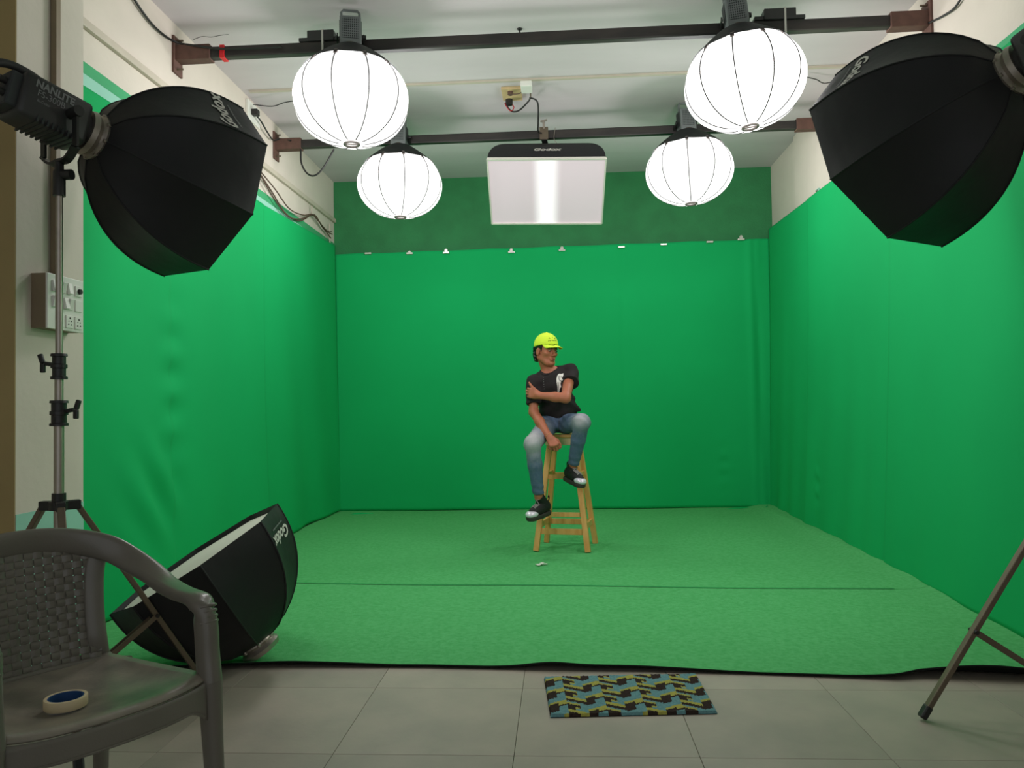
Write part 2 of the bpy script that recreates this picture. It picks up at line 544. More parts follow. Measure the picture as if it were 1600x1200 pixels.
# curled carpet corners at the far wall
def flap(name, P, w, lb):
    P = spline(P, 6)
    mb = MB()
    n = len(P)
    V = []
    for i, p in enumerate(P):
        t = i / (n - 1)
        for j in range(7):
            a = -.3 + 2.6 * j / 6
            r = w * (.5 + .5 * math.sin(math.pi * min(.95, max(.08, t))))
            V.append(p + np.array([0, -r * math.sin(a) * .9, r * (1 - math.cos(a)) * .8]))
    Fs = [(i * 7 + j, i * 7 + j + 1, (i + 1) * 7 + j + 1, (i + 1) * 7 + j) for i in range(n - 1) for j in range(6)]
    o = mb.add(V, Fs).build(name, M['fabric'], smooth=179)
    md = o.modifiers.new('thick', 'SOLIDIFY'); md.thickness = .004
    return tag(o, lb, 'cloth', 'loose cloth hems on the carpet')


flap('cloth_hem', [at(533, 812, 8.28), at(556, 808, 8.27), at(584, 805, 8.3)], .035, 'curled green cloth hem on the carpet at the far left corner')
flap('cloth_hem', [at(1115, 800, 8.40), at(1150, 797, 8.42), at(1178, 795, 8.44)], .022, 'low curled green cloth hem along the far wall at right')
flap('cloth_hem', [at(1192, 804, 8.3), at(1196, 800, 8.34), at(1201, 796, 8.4)], .05, 'upright pinched green cloth hem in the far right corner')

# binder clips along the top of the far cloth
for x, y, up in ((575, 396, 0), (640, 396, 1), (697, 395, 2), (799, 394, 2), (878, 391, 2), (971, 386, 0), (1037, 382, 0), (1109, 378, 0), (1158, 374, 2)):
    c = at(x, y, 8.515)
    pos = {575: 'first binder clip from the left on the far cloth, only its bar showing',
           640: 'binder clip second from the left on the far cloth',
           697: 'white binder clip below the rear left lantern',
           799: 'white binder clip below the left part of the hanging box light',
           878: 'dull binder clip below the right part of the hanging box light',
           971: 'thin flat binder clip just right of the hanging box light',
           1037: 'thin flat binder clip left of the rear right lantern',
           1109: 'thin flat binder clip right of the rear right lantern',
           1158: 'white binder clip nearest the far right corner'}[x]
    r = thing('binder_clip', c - np.array([0, 0, .02]), pos, 'clip', 'clips on the far cloth')
    MB().obox(c, ((1, 0, 0), (0, 1, 0), (0, 0, 1)), (.036, .012, .010), bevel=.003).build('clip_bar', M['steel'], r)
    if up:
        h = .03 if up == 2 else .016
        MB().tube(spline([c + np.array(q) for q in ((-.016, -.006, .008), (-.015, -.004, h), (0, -.003, h + .012), (.015, -.004, h), (.016, -.006, .008))], 5), .004, 6).build('clip_lever', M['steel'], r, smooth=60)
        MB().obox(c + np.array([0, -.003, h * .6 + .006]), ((1, 0, 0), (0, 1, 0), (0, 0, 1)), (.013, .0015, h * .5)).build('clip_tab', M['steel'], r)

# tape mark on the carpet
c = at_z(846, 882, .016)
r = thing('tape_mark', (c[0], c[1], .014), 'small white tape cross stuck on the carpet in front of the stool', 'tape')
MB().obox((c[0], c[1], .0195), ((.98, .2, 0), (-.2, .98, 0), (0, 0, 1)), (.042, .011, .0008)).build('tape_strip', M['white_pl'], r)
MB().obox((c[0] - .006, c[1], .0208), ((.3, .95, 0), (-.95, .3, 0), (0, 0, 1)), (.055, .012, .0008)).build('tape_strip', M['white_pl'], r)


# ------------------------------------------------------------------ pipes with brackets
def pipe(y, z, x0, x1, lb, side_tape):
    r = thing('lighting_pipe', (0, y, z), lb, 'pipe', 'black light pipes under the ceiling')
    MB().beam((x0 + .03, y, z), (x1 - .03, y, z), .075, .06, bevel=.008).build('tube', M['pipe'], r)
    for s, xx in ((1, x0), (-1, x1)):
        b = MB()
        b.obox((xx + s * .008, y, z - .01), ((1, 0, 0), (0, 1, 0), (0, 0, 1)), (.008, .06, .125), bevel=.002)
        pb = b.build('wall_bracket', M['rust'], r)
        MB().obox((xx + s * .13, y, z + .002), ((1, 0, 0), (0, 1, 0), (0, 0, 1)), (.12, .042, .05), bevel=.003).build('sleeve', M['rust'], pb)
        for zz in (.09, -.105):
            MB().tube([(xx + s * .014, y - .02, z + zz), (xx + s * .06, y - .02, z + zz)], .007, 6).build('bolt', M['alud'], pb)
    for xx in side_tape:
        MB().obox((xx, y, z), ((1, 0, 0), (0, 1, 0), (0, 0, 1)), (.016, .036, .044), bevel=.002).build('red_tape_band', M['red'], r)
    return r


Y1, Z1, Y2, Z2 = 4.987, 3.558, 6.808, 3.566
pipe(Y1, Z1, XL, XR, 'nearer black pipe across the ceiling carrying the two big lanterns', [at(350, 84, Y1)[0]])
pipe(Y2, Z2, XL, XR - .035, 'farther black pipe across the ceiling carrying the hanging box light', [at(456, 227, Y2)[0], at(1256, 195, Y2)[0]])


# ------------------------------------------------------------------ paper lanterns
def make_lantern():
    A, B = .375, .29
    root = bpy.data.objects.new('lantern_light', None); COL.objects.link(root)
    tag(root, 'x', 'studio light', 'round lantern lights')
    NR, SUB = 10, 6
    zt, zb = .255, -.285

    def rad(z, ph):
        base = A * math.sqrt(max(0, 1 - (z / B) ** 2)) ** .9
        base = max(base, .045)
        w = abs(math.sin(ph * NR / 2))
        return base * (1 - .035 * (1 - w) * math.sqrt(max(0, 1 - (z / B) ** 2)))
    seg = NR * SUB
    V, zs = [], [zb + (zt - zb) * (.5 - .5 * math.cos(math.pi * i / 26)) for i in range(27)]
    for z in zs:
        for k in range(seg):
            ph = 2 * math.pi * k / seg
            V.append((rad(z, ph) * math.cos(ph), rad(z, ph) * math.sin(ph), z))
    Fs = [(i * seg + k, i * seg + (k + 1) % seg, (i + 1) * seg + (k + 1) % seg, (i + 1) * seg + k) for i in range(26) for k in range(seg)]
    Fs.append(tuple(range(seg))[::-1])
    MB().add(V, Fs).build('lantern_globe', M['lantern'], root, smooth=80)
    ld = bpy.data.lights.new('lamp_bulb', 'POINT')
    ld.energy = LANTERN_POWER; ld.shadow_soft_size = .2; ld.color = (1, .955, .965)
    lo_ = bpy.data.objects.new('lamp_bulb', ld); COL.objects.link(lo_); lo_.parent = root; lo_.location = (0, 0, -.02)
    rib_P = [(rad(z, 0) + .0015, 0, z) for z in zs]
    me = MB().tube(rib_P, .0036, 5).mesh('rib_wire', M['rib'])
    for k in range(NR):
        o = bpy.data.objects.new('rib_wire', me); COL.objects.link(o); o.parent = root
        o.rotation_euler = (0, 0, 2 * math.pi * k / NR)
    MB().lathe((0, 0, zb), (0, 0, 1), [(.012, .052), (-.006, .056), (-.012, .05), (-.006, .042), (.01, .042)], 24).build('bottom_ring', M['ring'], root, smooth=60)
    MB().obox((0, 0, zb - .003), ((1, 0, 0), (0, 1, 0), (0, 0, 1)), (.045, .006, .003)).build('ring_bar', M['ring'], root)
    # black skirt over the top
    sk = []
    n = 48
    for i in range(9):
        t = i / 8
        for k in range(n):
            ph = 2 * math.pi * k / n
            zz = .352 - .155 * t ** 1.25 - .012 * t * abs(math.sin(ph * NR / 2))
            rr = .075 + (.298 - .075) * t
            rr = max(rr, (rad(zz, ph) + .012) if zz < zt else 0)
            sk.append((rr * math.cos(ph), rr * math.sin(ph), zz))
    s = MB().add(sk, [(i * n + k, i * n + (k + 1) % n, (i + 1) * n + (k + 1) % n, (i + 1) * n + k) for i in range(8) for k in range(n)])
    so = s.build('top_skirt', M['nylon'], root, smooth=60)
    tab = MB().obox((.285, 0, .196), ((0, 1, 0), (.55, 0, -.83), (.83, 0, .55)), (.012, .02, .003)).mesh('hem_tab', M['ring'])
    for k in range(NR):
        o = bpy.data.objects.new('hem_tab', tab); COL.objects.link(o); o.parent = so
        o.rotation_euler = (0, 0, 2 * math.pi * k / NR)
    # lamp head
    I = ((1, 0, 0), (0, 1, 0), (0, 0, 1))
    hb = MB().obox((0, 0, .435), I, (.068, .072, .092), bevel=.008).build('lamp_head', M['grey_head'], root)
    MB().obox((0, -.073, .445), I, (.05, .002, .066)).build('grille', M['grille'], hb)
    MB().obox((.0690, 0, .445), I, (.002, .045, .06)).build('grille', M['grille'], hb)
    MB().obox((-.0690, 0, .445), I, (.002, .045, .06)).build('grille', M['grille'], hb)
    # fine perforation bars over the front grille
    g = MB()
    for q in range(9):
        g.obox((0, -.0755, .385 + q * .015), I, (.05, .001, .0022))
    for q in range(8):
        g.obox((-.045 + q * .0129, -.0757, .445), I, (.0022, .001, .066))
    g.build('grille_mesh', M['grey_head'], hb)
    MB().tube([(-.058, 0, .52), (-.058, 0, .578), (-.045, 0, .592), (.045, 0, .592), (.058, 0, .578), (.058, 0, .52)], .009, 8).build('handle', M['grey_head'], hb, smooth=60)
    MB().lathe((0, 0, .33), (0, 0, 1), [(0, .08), (.015, .085), (.03, .07)], 24).build('speed_ring', M['alud'], root, smooth=50)
    y = MB()
    y.beam((.085, .0, .43), (.085, .085, .40), .03, .008, (0, 0, 1))
    y.beam((-.085, .0, .43), (-.085, .085, .40), .03, .008, (0, 0, 1))
    y.beam((-.089, .085, .40), (.089, .085, .40), .03, .01, (0, 0, 1))
    y.build('yoke', M['blackm'], root)
    MB().tube([(0, .08, .40), (0, .13, .395)], .018, 10).build('clamp', M['blackm'], root, smooth=60)
    MB().tube([(.072, .02, .43), (.10, .02, .43)], .016, 10).build('tilt_knob', M['blackm'], root, smooth=60)
    return root


L0 = make_lantern()
lan = [((549, 157), 4.87, (0, 0, .25), 'big round lantern light nearer the camera on the left, under the nearer pipe'),
       ((1163, 129), 4.87, (.0, -.10, -.08), 'big tilted round lantern light nearer the camera on the right'),
       ((625, 289), 6.69, (0, .0, .0), 'small-looking round lantern light at the back left, under the farther pipe'),
       ((1077, 267), 6.69, (0, -.04, .12), 'small-looking round lantern light at the back right, under the farther pipe')]
for i, (px, Y, rot, lb) in enumerate(lan):
    o = L0 if i == 0 else copy_tree(L0)
    o.location = tuple(at(px[0], px[1], Y)); o.rotation_euler = rot
    o['label'] = lb

# power packs strapped on the nearer pipe
for (x0, x1, y0, y1), lb in (((478, 520, 63, 92), 'black power pack strapped on the pipe beside the front left lantern'),
                             ((1196, 1247, 31, 55), 'black power pack strapped on the pipe beside the front right lantern')):
    a, b = at(x0, y0, Y1 - .06), at(x1, y1, Y1 - .06)
    zc = max(Z1 + .05, (a[2] + b[2]) / 2)
    cx = (a[0] + b[0]) / 2
    r = thing('power_pack', (cx, Y1, Z1 + .03), lb, 'power supply', 'power packs on the pipe')
    MB().obox((cx, Y1, Z1 + .075), ((1, 0, 0), (0, 1, 0), (0, 0, 1)), ((b[0] - a[0]) / 2, .04, .035), bevel=.004).build('case', M['head_black'], r)
    for s in (-1, 1):
        MB().obox((cx + s * ((b[0] - a[0]) / 2 + .03), Y1, Z1 + .055), ((1, 0, 0), (0, 1, 0), (0, 0, 1)), (.03, .03, .012), bevel=.003).build('mounting_foot', M['head_black'], r)
    sx_ = cx + (.015 if x0 < 600 else .03)
    MB().obox((sx_, Y1, Z1 + .03), ((1, 0, 0), (0, 1, 0), (0, 0, 1)), (.006, .043, .083)).build('strap', M['print'], r)


# ------------------------------------------------------------------ octagonal softboxes
def octa(name, apex, az, el, ro, R, L, lb, lit, text_panel, sense, group, LIP=.045):
    apex = np.array(apex, float)
    d = np.array([math.sin(az) * math.cos(el), math.cos(az) * math.cos(el), math.sin(el)])
    s = np.cross(d, (0, 0, 1.0)); s /= np.linalg.norm(s)
    t = np.cross(s, d)
    root = thing(name, apex, lb, 'softbox', group)

    def prof(q):     # q 0 apex .. 1 ring
        h = L * q
        r = .075 + (R - .075) * (1 - (1 - q) ** 2.3) ** .66
        return h, r

    def corner(k, q):
        h, r = prof(q)
        a = ro + k * math.pi / 4
        return apex + d * h + r * (math.cos(a) * s + math.sin(a) * t)

    def panel_pt(k, q, u, off=0.0):
        p0, p1 = corner(k, q), corner(k + 1, q)
        p = p0 * (1 - u) + p1 * u
        p = p + (apex + d * prof(q)[0] - p) * (.05 * 4 * u * (1 - u) * math.sin(math.pi * min(1, q * 1.05)))
        if off:
            e = .01
            du = (corner(k + 1, q) - corner(k, q))
            dq = (corner(k, min(1, q + e)) + corner(k + 1, min(1, q + e))) / 2 - (corner(k, q - e) + corner(k + 1, q - e)) / 2
            n = np.cross(du, dq); n /= np.linalg.norm(n)
            c = apex + d * prof(q)[0]
            if n @ (p - c) < 0: n = -n
            p = p + n * off
        return p
    panels = []
    for k in range(8):
        mb = MB()
        mb.grid(lambda u, v: panel_pt(k, v, u), 6, 18)
        # black lip inside the mouth
        mb.grid(lambda u, v: (corner(k, 1) * (1 - u) + corner(k + 1, 1) * u) - d * LIP * v - ((corner(k, 1) * (1 - u) + corner(k + 1, 1) * u) - (apex + d * L)) * .012, 2, 1)
        panels.append(mb.build('panel', M['nylon'], root, smooth=50))
    for k in range(8):
        MB().tube([corner(k, q / 16) + d * 0 for q in range(17)], .0045, 6).build('seam_rod', M['nylon'], root, smooth=60)
    # white diffuser stretched just inside the mouth
    c = apex + d * (L - LIP)
    V = [c] + [c + (corner(k, 1) - (apex + d * L)) * .975 for k in range(8)]
    MB().add(V, [(0, k + 1, (k + 1) % 8 + 1) for k in range(8)]).build('diffuser', M['octa_lit'] if lit else M['nylon_in'], root)
    # metal speed ring
    MB().lathe(apex, d, [(-.05, .062), (-.05, .085), (-.03, .09), (-.012, .078), (.0, .092), (.012, .09), (.016, .06)], 28).build('speed_ring', M['alu'], root, smooth=40)
    for k in range(8):
        a = ro + k * math.pi / 4
        q = apex + d * .006 + .088 * (math.cos(a) * s + math.sin(a) * t)
        MB().tube([q - d * .012, q + d * .02], .008, 8).build('rod_socket', M['alu'], root, smooth=60)
    # lettering near the mouth: letters' heads towards the lamp
    k, q0, size = text_panel
    for body, dq, mt in (('Godox', 0.0, 'print'), ('', size * .62, 'print_dim')):
        if body:
            V2, Fs = text_mesh(body, size, .25, .003)
        else:                                   # the small line under the name, too small to read
            V2, Fs = [], []
            for i in range(14):
                x0 = (-.95 + i * .136) * size
                V2 += [(x0, -.05 * size), (x0 + .09 * size, -.05 * size), (x0 + .09 * size, .05 * size), (x0, .05 * size)]
                Fs.append((4 * i, 4 * i + 1, 4 * i + 2, 4 * i + 3))
        W = np.linalg.norm(corner(k + 1, q0) - corner(k, q0))
        V = []
        for (x, y) in V2:
            q = q0 - (y - dq) / (L * 1.25)
            V.append(panel_pt(k, min(max(q, .05), .985), .5 + sense * x / W, .004))
        MB().add(V, Fs).build('lettering', M[mt], panels[k % 8])
    return root, d, s, t


qa = ([-1.7993, 2.8854, 2.2261], .5078, -.2211, 1.1552, .4113, .4985)
rootL, dL, sL, tL = octa('octagonal_softbox', *qa, 'black octagonal softbox on the light stand by the pillar, lettered on its top panel', True, (-1, .70, .10), 1, 'octagonal softboxes')
qb = ([1.7321, 2.9789, 2.3686], -.526, -.3117, 1.9336, .4468, .5632)
rootR, dR, sR, tR = octa('octagonal_softbox', *qb, 'black octagonal softbox at the upper right edge, aimed inward', True, (0, .72, .10), 1, 'octagonal softboxes')
qc = ([-1.3901, 3.4448, .0923], -1.9146, 1.0177, 1.4207, .4053, .4732)
rootF, dF, sF, tF = octa('octagonal_softbox', *qc, 'unmounted black softbox lying on the carpet behind the chair, mouth up', False, (0, .76, .088), 1, 'octagonal softboxes', .022)


# ------------------------------------------------------------------ lamp heads of the two mounted softboxes
def lamp_head(apex, d, s, t, lb, text):
    apex = np.array(apex, float)
    K = 1.15
    P = lambda f, l, u: apex + d * f + s * (l * K) + t * (u * K)
    root = thing('studio_lamp', P(-.2, 0, 0), lb, 'studio light', 'lamp heads behind the softboxes')
    ax = (d, s, t)
    body = MB().obox(P(-.185, 0, .0), ax, (.125, .068 * K, .075 * K), bevel=.02).build('housing', M['head_black'], root, smooth=50)
    MB().lathe(P(-.065, 0, 0), d, [(0, .066), (.02, .066), (.022, .06)], 24).build('front_collar', M['head_black'], body, smooth=50)
    MB().obox(P(-.325, 0, .0), ax, (.022, .05 * K, .058 * K), bevel=.008).build('rear_panel', M['grille'], body)
    for q in range(9):
        MB().obox(P(-.24 + q * .018, .0, -.066), ax, (.0035, .0705 * K, .012)).build('cooling_fin', M['grille'], body)
    for u in (.02, -.02):
        MB().tube([P(-.34, .025, u), P(-.372, .025, u)], .013, 10).build('dial', M['blackm'], body, smooth=60)
    hp = [P(-.20, 0, .078), P(-.27, 0, .092), P(-.345, 0, .088), P(-.395, 0, .06), P(-.40, 0, .02), P(-.36, 0, .0)]
    MB().tube(spline(hp, 5), .016, 8).build('handle', M['head_black'], root, smooth=70)
    yk = MB()
    for sg in (-1, 1):
        a, b = P(-.14, sg * .100, 0.0), P(-.14, sg * .100, 0.0) + np.array([0, 0, -.13])
        yk.beam(a, b, .03, .009, s)
    c0 = P(-.14, 0, 0)
    c1 = c0 + np.array([0, 0, -.165])
    e0, e1 = P(-.14, -.100, 0) + np.array([0, 0, -.13]), P(-.14, .100, 0) + np.array([0, 0, -.13])
    pts = spline([e0, (e0 + c1) / 2 + np.array([0, 0, -.018]), c1, (e1 + c1) / 2 + np.array([0, 0, -.018]), e1], 5)
    for a, b in zip(pts[:-1], pts[1:]):
        yk.beam(a, b, .03, .010, d)
    yk.build('yoke', M['blackm'], root)
    for sg in (-1, 1):
        MB().tube([P(-.14, sg * .068, 0), P(-.14, sg * .122, 0)], .02, 10).build('yoke_knob', M['blackm'], root, smooth=60)
    if text:
        for body_t, sz, df, du, mt, bold in (('NANLITE', .034, .0, .030, 'print_dim', .0012), ('FS-300B', .030, -.008, .002, 'print_dim', 0), ('Bi-Color', .013, -.03, -.022, 'print_dim', 0)):
            V2, Fs = text_mesh(body_t, sz, 0, bold)
            V = [P(-.205 + df + x, .0695, .012 + du + y) for x, y in V2]
            MB().add(V, Fs).build('lettering', M[mt], body)
    return root, c1


_, yokeL = lamp_head(qa[0], dL, sL, tL, 'charcoal studio lamp head with white lettering, mounted behind the left softbox', True)
_, yokeR = lamp_head(qb[0], dR, sR, tR, 'charcoal studio lamp head at the right edge, mounted behind the right softbox', False)


# ------------------------------------------------------------------ light stands
def light_stand(base, top, phis, lb, r=.53, hub=.75):
    bx, by = base
    root = thing('light_stand', (bx, by, 0), lb, 'light stand', 'tripod light stands')
    MB().tube([(bx, by, .10), (bx, by, 1.15)], .0175, 14).build('pole_section', M['alu'], root, smooth=60)
    MB().tube([(bx, by, 1.15), (bx, by, 1.33)], .0150, 14).build('pole_section', M['alu'], root, smooth=60)
    MB().tube([(bx, by, 1.33), (bx, by, top - .05)], .0125, 14).build('pole_section', M['alu'], root, smooth=60)
    for z, rr, sg in ((1.14, .026, 1), (1.315, .023, -1)):
        cl = MB().lathe((bx, by, z - .045), (0, 0, 1), [(0, rr * .8), (0, rr + .006), (.01, rr + .006), (.012, rr), (.04, rr), (.042, rr + .005), (.055, rr + .005), (.057, rr), (.085, rr), (.086, rr + .006), (.096, rr + .004), (.096, rr * .7)], 20).build('collar', M['blackm'], root, smooth=40)
        MB().tube([(bx + sg * rr, by, z + .01), (bx + sg * (rr + .03), by, z + .015)], .008, 8).build('bolt', M['blackm'], cl)
        k = MB()
        for a in (-1, 1):
            k.beam((bx + sg * (rr + .04), by, z + .016), (bx + sg * (rr + .046 + .006 * a), by, z + .016 + a * .035), .018, .014, (1, 0, 0), bevel=.004)
        k.build('wing_knob', M['blackm'], cl)
    MB().lathe((bx, by, top - .11), (0, 0, 1), [(0, .013), (0, .022), (.09, .022), (.1, .016), (.13, .016), (.13, .005)], 16).build('spigot', M['blackm'], root, smooth=40)
    kn = MB().tube([(bx + .015, by, top - .03), (bx + .05, by, top - .03)], .02, 12).build('spigot_knob', M['blackm'], root, smooth=50)
    hb = MB().lathe((bx, by, hub), (0, 0, 1), [(-.012, .02), (-.012, .034), (.02, .034), (.022, .024), (.05, .024), (.05, .015)], 20).build('hub', M['blackm'], root, smooth=40)
    MB().lathe((bx, by, .09), (0, 0, 1), [(0, .016), (0, .03), (.035, .03), (.035, .016)], 16).build('lower_collar', M['blackm'], root, smooth=40)
    for ph in phis:
        c, s_ = math.cos(ph), math.sin(ph)
        A = np.array([bx + .06 * c, by + .06 * s_, hub + .004]); Fp = np.array([bx + r * c, by + r * s_, .018])
        MB().beam((bx + .02 * c, by + .02 * s_, hub + .004), A + np.array([.012 * c, .012 * s_, 0]), .035, .032, (0, 0, 1), bevel=.004).build('hinge', M['blackm'], hb)
        lg = MB().beam(A, Fp, .026, .020, (-s_, c, 0), bevel=.003).build('leg', M['alud'], root)
        MB().beam(Fp + (A - Fp) * .045, Fp - (A - Fp) * .012, .031, .026, (-s_, c, 0), bevel=.006).build('rubber_foot', M['blackm'], lg)
        J = Fp + (A - Fp) * .40
        C = np.array([bx + .03 * c, by + .03 * s_, .107])
        side = np.array([-s_, c, 0]) * .015
        for sg in (-1, 1):
            MB().beam(J + side * sg, C + side * sg, .02, .003, (0, 0, 1)).build('brace', M['alud'], root)
        MB().tube([J - side * 1.5, J + side * 1.5], .008, 8).build('rivet', M['blackm'], lg)
    return root


D2R = math.pi / 180
light_stand((yokeL[0], yokeL[1]), yokeL[2] - .02, [45 * D2R, 178 * D2R, 310 * D2R], 'tripod light stand standing by the pillar behind the grey chair', hub=.795)
light_stand((yokeR[0], yokeR[1]), yokeR[2] - .02, [182 * D2R, 302 * D2R, 62 * D2R], 'tripod light stand at the right edge with one leg in view')

# ------------------------------------------------------------------ hanging rectangular box light
tl, tr, bl, br = at(762, 249, 6.45), at(946, 247, 6.45), at(768, 348, 7.0), at(941, 349, 7.0)
fc = (tl + tr + bl + br) / 4
ex = (tr - tl); ex /= np.linalg.norm(ex)
ey = ((tl + tr) / 2 - (bl + br) / 2); hh = np.linalg.norm(ey) / 2; ey /= np.linalg.norm(ey)
ex = ex - ey * (ex @ ey); ex /= np.linalg.norm(ex)
hw = (np.linalg.norm(tr - tl) + np.linalg.norm(br - bl)) / 4
en = np.cross(ex, ey); en /= np.linalg.norm(en)
if en[1] > 0: en = -en                    # out of the lit face, towards the floor and the camera
DEP = .44
box = thing('hanging_softbox', fc, 'hanging rectangular softbox with white face, clamped to the farther pipe', 'softbox')


def bx_pt(a, b, q):
    """a,b in -1..1 across the mouth, q 0 face .. 1 lamp end"""
    w = .13 / hw + (1 - .13 / hw) * (1 - q ** 2.3) ** .75
    h = .10 / hh + (1 - .10 / hh) * (1 - q ** 3.2) ** .7
    return fc + ex * a * hw * w + ey * b * hh * h - en * DEP * q


def side_grid(f):
    return MB().grid(f, 14, 14)


for f in (lambda u, v: bx_pt(2 * u - 1, 1, v), lambda u, v: bx_pt(2 * u - 1, -1, v),
          lambda u, v: bx_pt(1, 2 * u - 1, v), lambda u, v: bx_pt(-1, 2 * u - 1, v)):
    last = side_grid(f).build('side_panel', M['nylon'], box, smooth=50)
topp = [o for o in box.children][0]
# face: built flat in its own frame so that the tube behind it glows along its middle
mbf = MB()
mbf.grid(lambda u, v: ((2 * u - 1) * (hw - .004), (2 * v - 1) * (hh - .004), .012 * math.sin(math.pi * u) * math.sin(math.pi * v)), 24, 16)
fo = mbf.build('lit_face', M['box_lit'], None, smooth=60)
fo.parent = box
fo.matrix_local = Matrix(((ex[0], ey[0], en[0], 0), (ex[1], ey[1], en[1], 0), (ex[2], ey[2], en[2], 0), (0, 0, 0, 1)))
bd = MB()
for a, b in (((-1, 1), (1, 1)), ((1, 1), (1, -1)), ((1, -1), (-1, -1)), ((-1, -1), (-1, 1))):
    p, q = bx_pt(a[0], a[1], 0), bx_pt(b[0], b[1], 0)
    bd.beam(p, q, .03, .012, en)
bd.build('face_border', M['nylon_in'], box)
V2, Fs = text_mesh('Godox', .075, .25, .003)
V = []
for x, y in V2:
    q = .30 + y / DEP * .75
    p = bx_pt(x / hw / .9, 1, min(max(q, .02), .98))
    V.append(p + ey * .006 + en * .003)
MB().add(V, Fs).build('lettering', M['print'], topp)
back = fc - en * DEP
MB().lathe(back + en * .02, -en, [(0, .05), (0, .10), (.02, .10), (.03, .07), (.16, .065), (.17, .03), (.17, 0.001)], 20).build('lamp_holder', M['head_black'], box, smooth=50)
cl = at(850, 214, 6.76)
pc = np.array([cl[0], Y2, Z2])
MB().obox(pc + np.array([0, -.046, -.005]), ((1, 0, 0), (0, 1, 0), (0, 0, 1)), (.038, .012, .05), bevel=.004).build('clamp_plate', M['alud'], box)
MB().obox(pc + np.array([0, 0, .048]), ((1, 0, 0), (0, 1, 0), (0, 0, 1)), (.038, .055, .008), bevel=.002).build('clamp_top', M['alud'], box)
MB().beam(pc + np.array([0, -.046, -.05]), back + np.array([0, -.02, .10]), .05, .02, (1, 0, 0), bevel=.003).build('hanger', M['blackm'], box)
MB().tube([pc + np.array([.0, -.05, .04]), pc + np.array([.0, -.05, .10])], .012, 8).build('clamp_screw', M['alu'], box)
MB().beam(pc + np.array([-.03, -.05, .105]), pc + np.array([.03, -.05, .12]), .016, .008, (0, 0, 1)).build('wing_nut', M['alu'], box)
MB().tube(spline([pc + np.array(q) for q in ((.10, -.035, .05), (.09, -.05, -.06), (.14, -.06, -.14), (.05, -.09, -.17))], 6), .003, 5).build('safety_wire', M['alu'], box)


# ------------------------------------------------------------------ electrical bits on ceiling and walls
def cable(P, r, label, mt='cable', cat='cable', n=8, name='cable'):
    o = MB().tube(spline(P, n), r, 7).build(name, M[mt], smooth=80)
    return tag(o, label, cat, 'loose cables')


zc = ZC
a, b = at_z(390, 141, zc), at_z(1062, 112, zc)
o = MB().beam((a[0], 6.08, zc - .008), (XR - .05, 6.08, zc - .008), .03, .016, (0, 1, 0)).build('ceiling_conduit', M['trunk'])
tag(o, 'slim cream conduit running across the ceiling between the two pipes', 'conduit')
p = at_z(800, 145, zc)
r = thing('plug_board', (p[0], 6.33, zc), 'tan wooden plug board screwed to the ceiling above the box light', 'socket')
MB().obox((p[0], 6.33, zc - .012), ((1, 0, 0), (0, 1, 0), (0, 0, 1)), (.082, .12, .012), bevel=.002).build('board', M['tan'], r)
MB().tube([(p[0] - .01, 6.26, zc - .024), (p[0] - .01, 6.26, zc - .05)], .022, 12).build('socket', M['cable_b'], r)
MB().tube([(p[0] - .03, 6.42, zc - .024), (p[0] - .03, 6.42, zc - .07)], .03, 12).build('plug', M['cable'], r)
q = at_z(823, 136, zc)
r = thing('junction_box', (q[0], 6.18, zc), 'white junction box on the ceiling conduit beside the plug board', 'junction box')
MB().obox((q[0], 6.15, zc - .03), ((1, 0, 0), (0, 1, 0), (0, 0, 1)), (.045, .075, .03), bevel=.006).build('case', M['white_pl'], r)
MB().tube([(q[0] + .03, 6.24, zc), (q[0] + .03, 6.24, zc - .09)], .006, 6).build('hook', M['alud'], r)
cable([(p[0] - .03, 6.42, zc - .07), at(792, 165, 6.42), at(800, 174, 6.45), at(812, 172, 6.47), at(826, 158, 6.4), (q[0] + .03, 6.24, zc - .09),
       at(840, 160, 6.35), at(841, 185, 6.5), at(841, 205, 6.68), at(846, 208, 6.74)], .007, 'black cable looping from the plug board down to the box light', n=8)
cable([(p[0] - .04, 6.42, zc - .06), at(789, 162, 6.41), at(797, 173, 6.42), at(803, 168, 6.42), at(797, 158, 6.42)], .004, 'thin red wire looped under the ceiling plug board', 'redwire')
cable([(p[0] - .01, 6.26, zc - .045), at_z(812, 146, zc - .06), (q[0] - .02, 6.20, zc - .03)], .004, 'short brown lead between the plug board and the junction box', 'cable_b')
# left wall
cable([at_x(208, 0, XL + .02) + np.array([0, -.1, .05]), at_x(225, 22, XL + .02), at_x(250, 50, XL + .02), at_x(276, 66, XL + .03), at(310, 72, Y1 - .05), at(345, 76, Y1 - .05), at(395, 75, Y1 - .05), at(440, 73, Y1 - .05)],
      .008, 'black cable running down the left wall onto the nearer pipe')
sk = at_x(389, 171, XL)
r = thing('wall_socket', (XL, sk[1], sk[2]), 'white wall socket with a black plug high on the left wall', 'socket')
MB().obox((XL + .010, sk[1] + .06, sk[2] - .015), ((1, 0, 0), (0, 1, 0), (0, 0, 1)), (.010, .13, .08), bevel=.003).build('plate', M['white_pl'], r)
pg = at_x(400, 176, XL + .05)
MB().obox((XL + .045, pg[1], pg[2]), ((1, 0, 0), (0, 1, 0), (0, 0, 1)), (.028, .03, .025), bevel=.006).build('plug', M['cable'], r)
cable([(XL + .05, pg[1], pg[2] - .02), at_x(408, 190, XL + .06), at_x(418, 207, XL + .05), at_x(427, 219, XL + .04), (XL + .06, Y2 - .03, Z2 + .05), at(455, 220, Y2 - .045)],
      .007, 'black lead from the wall socket to the farther pipe')
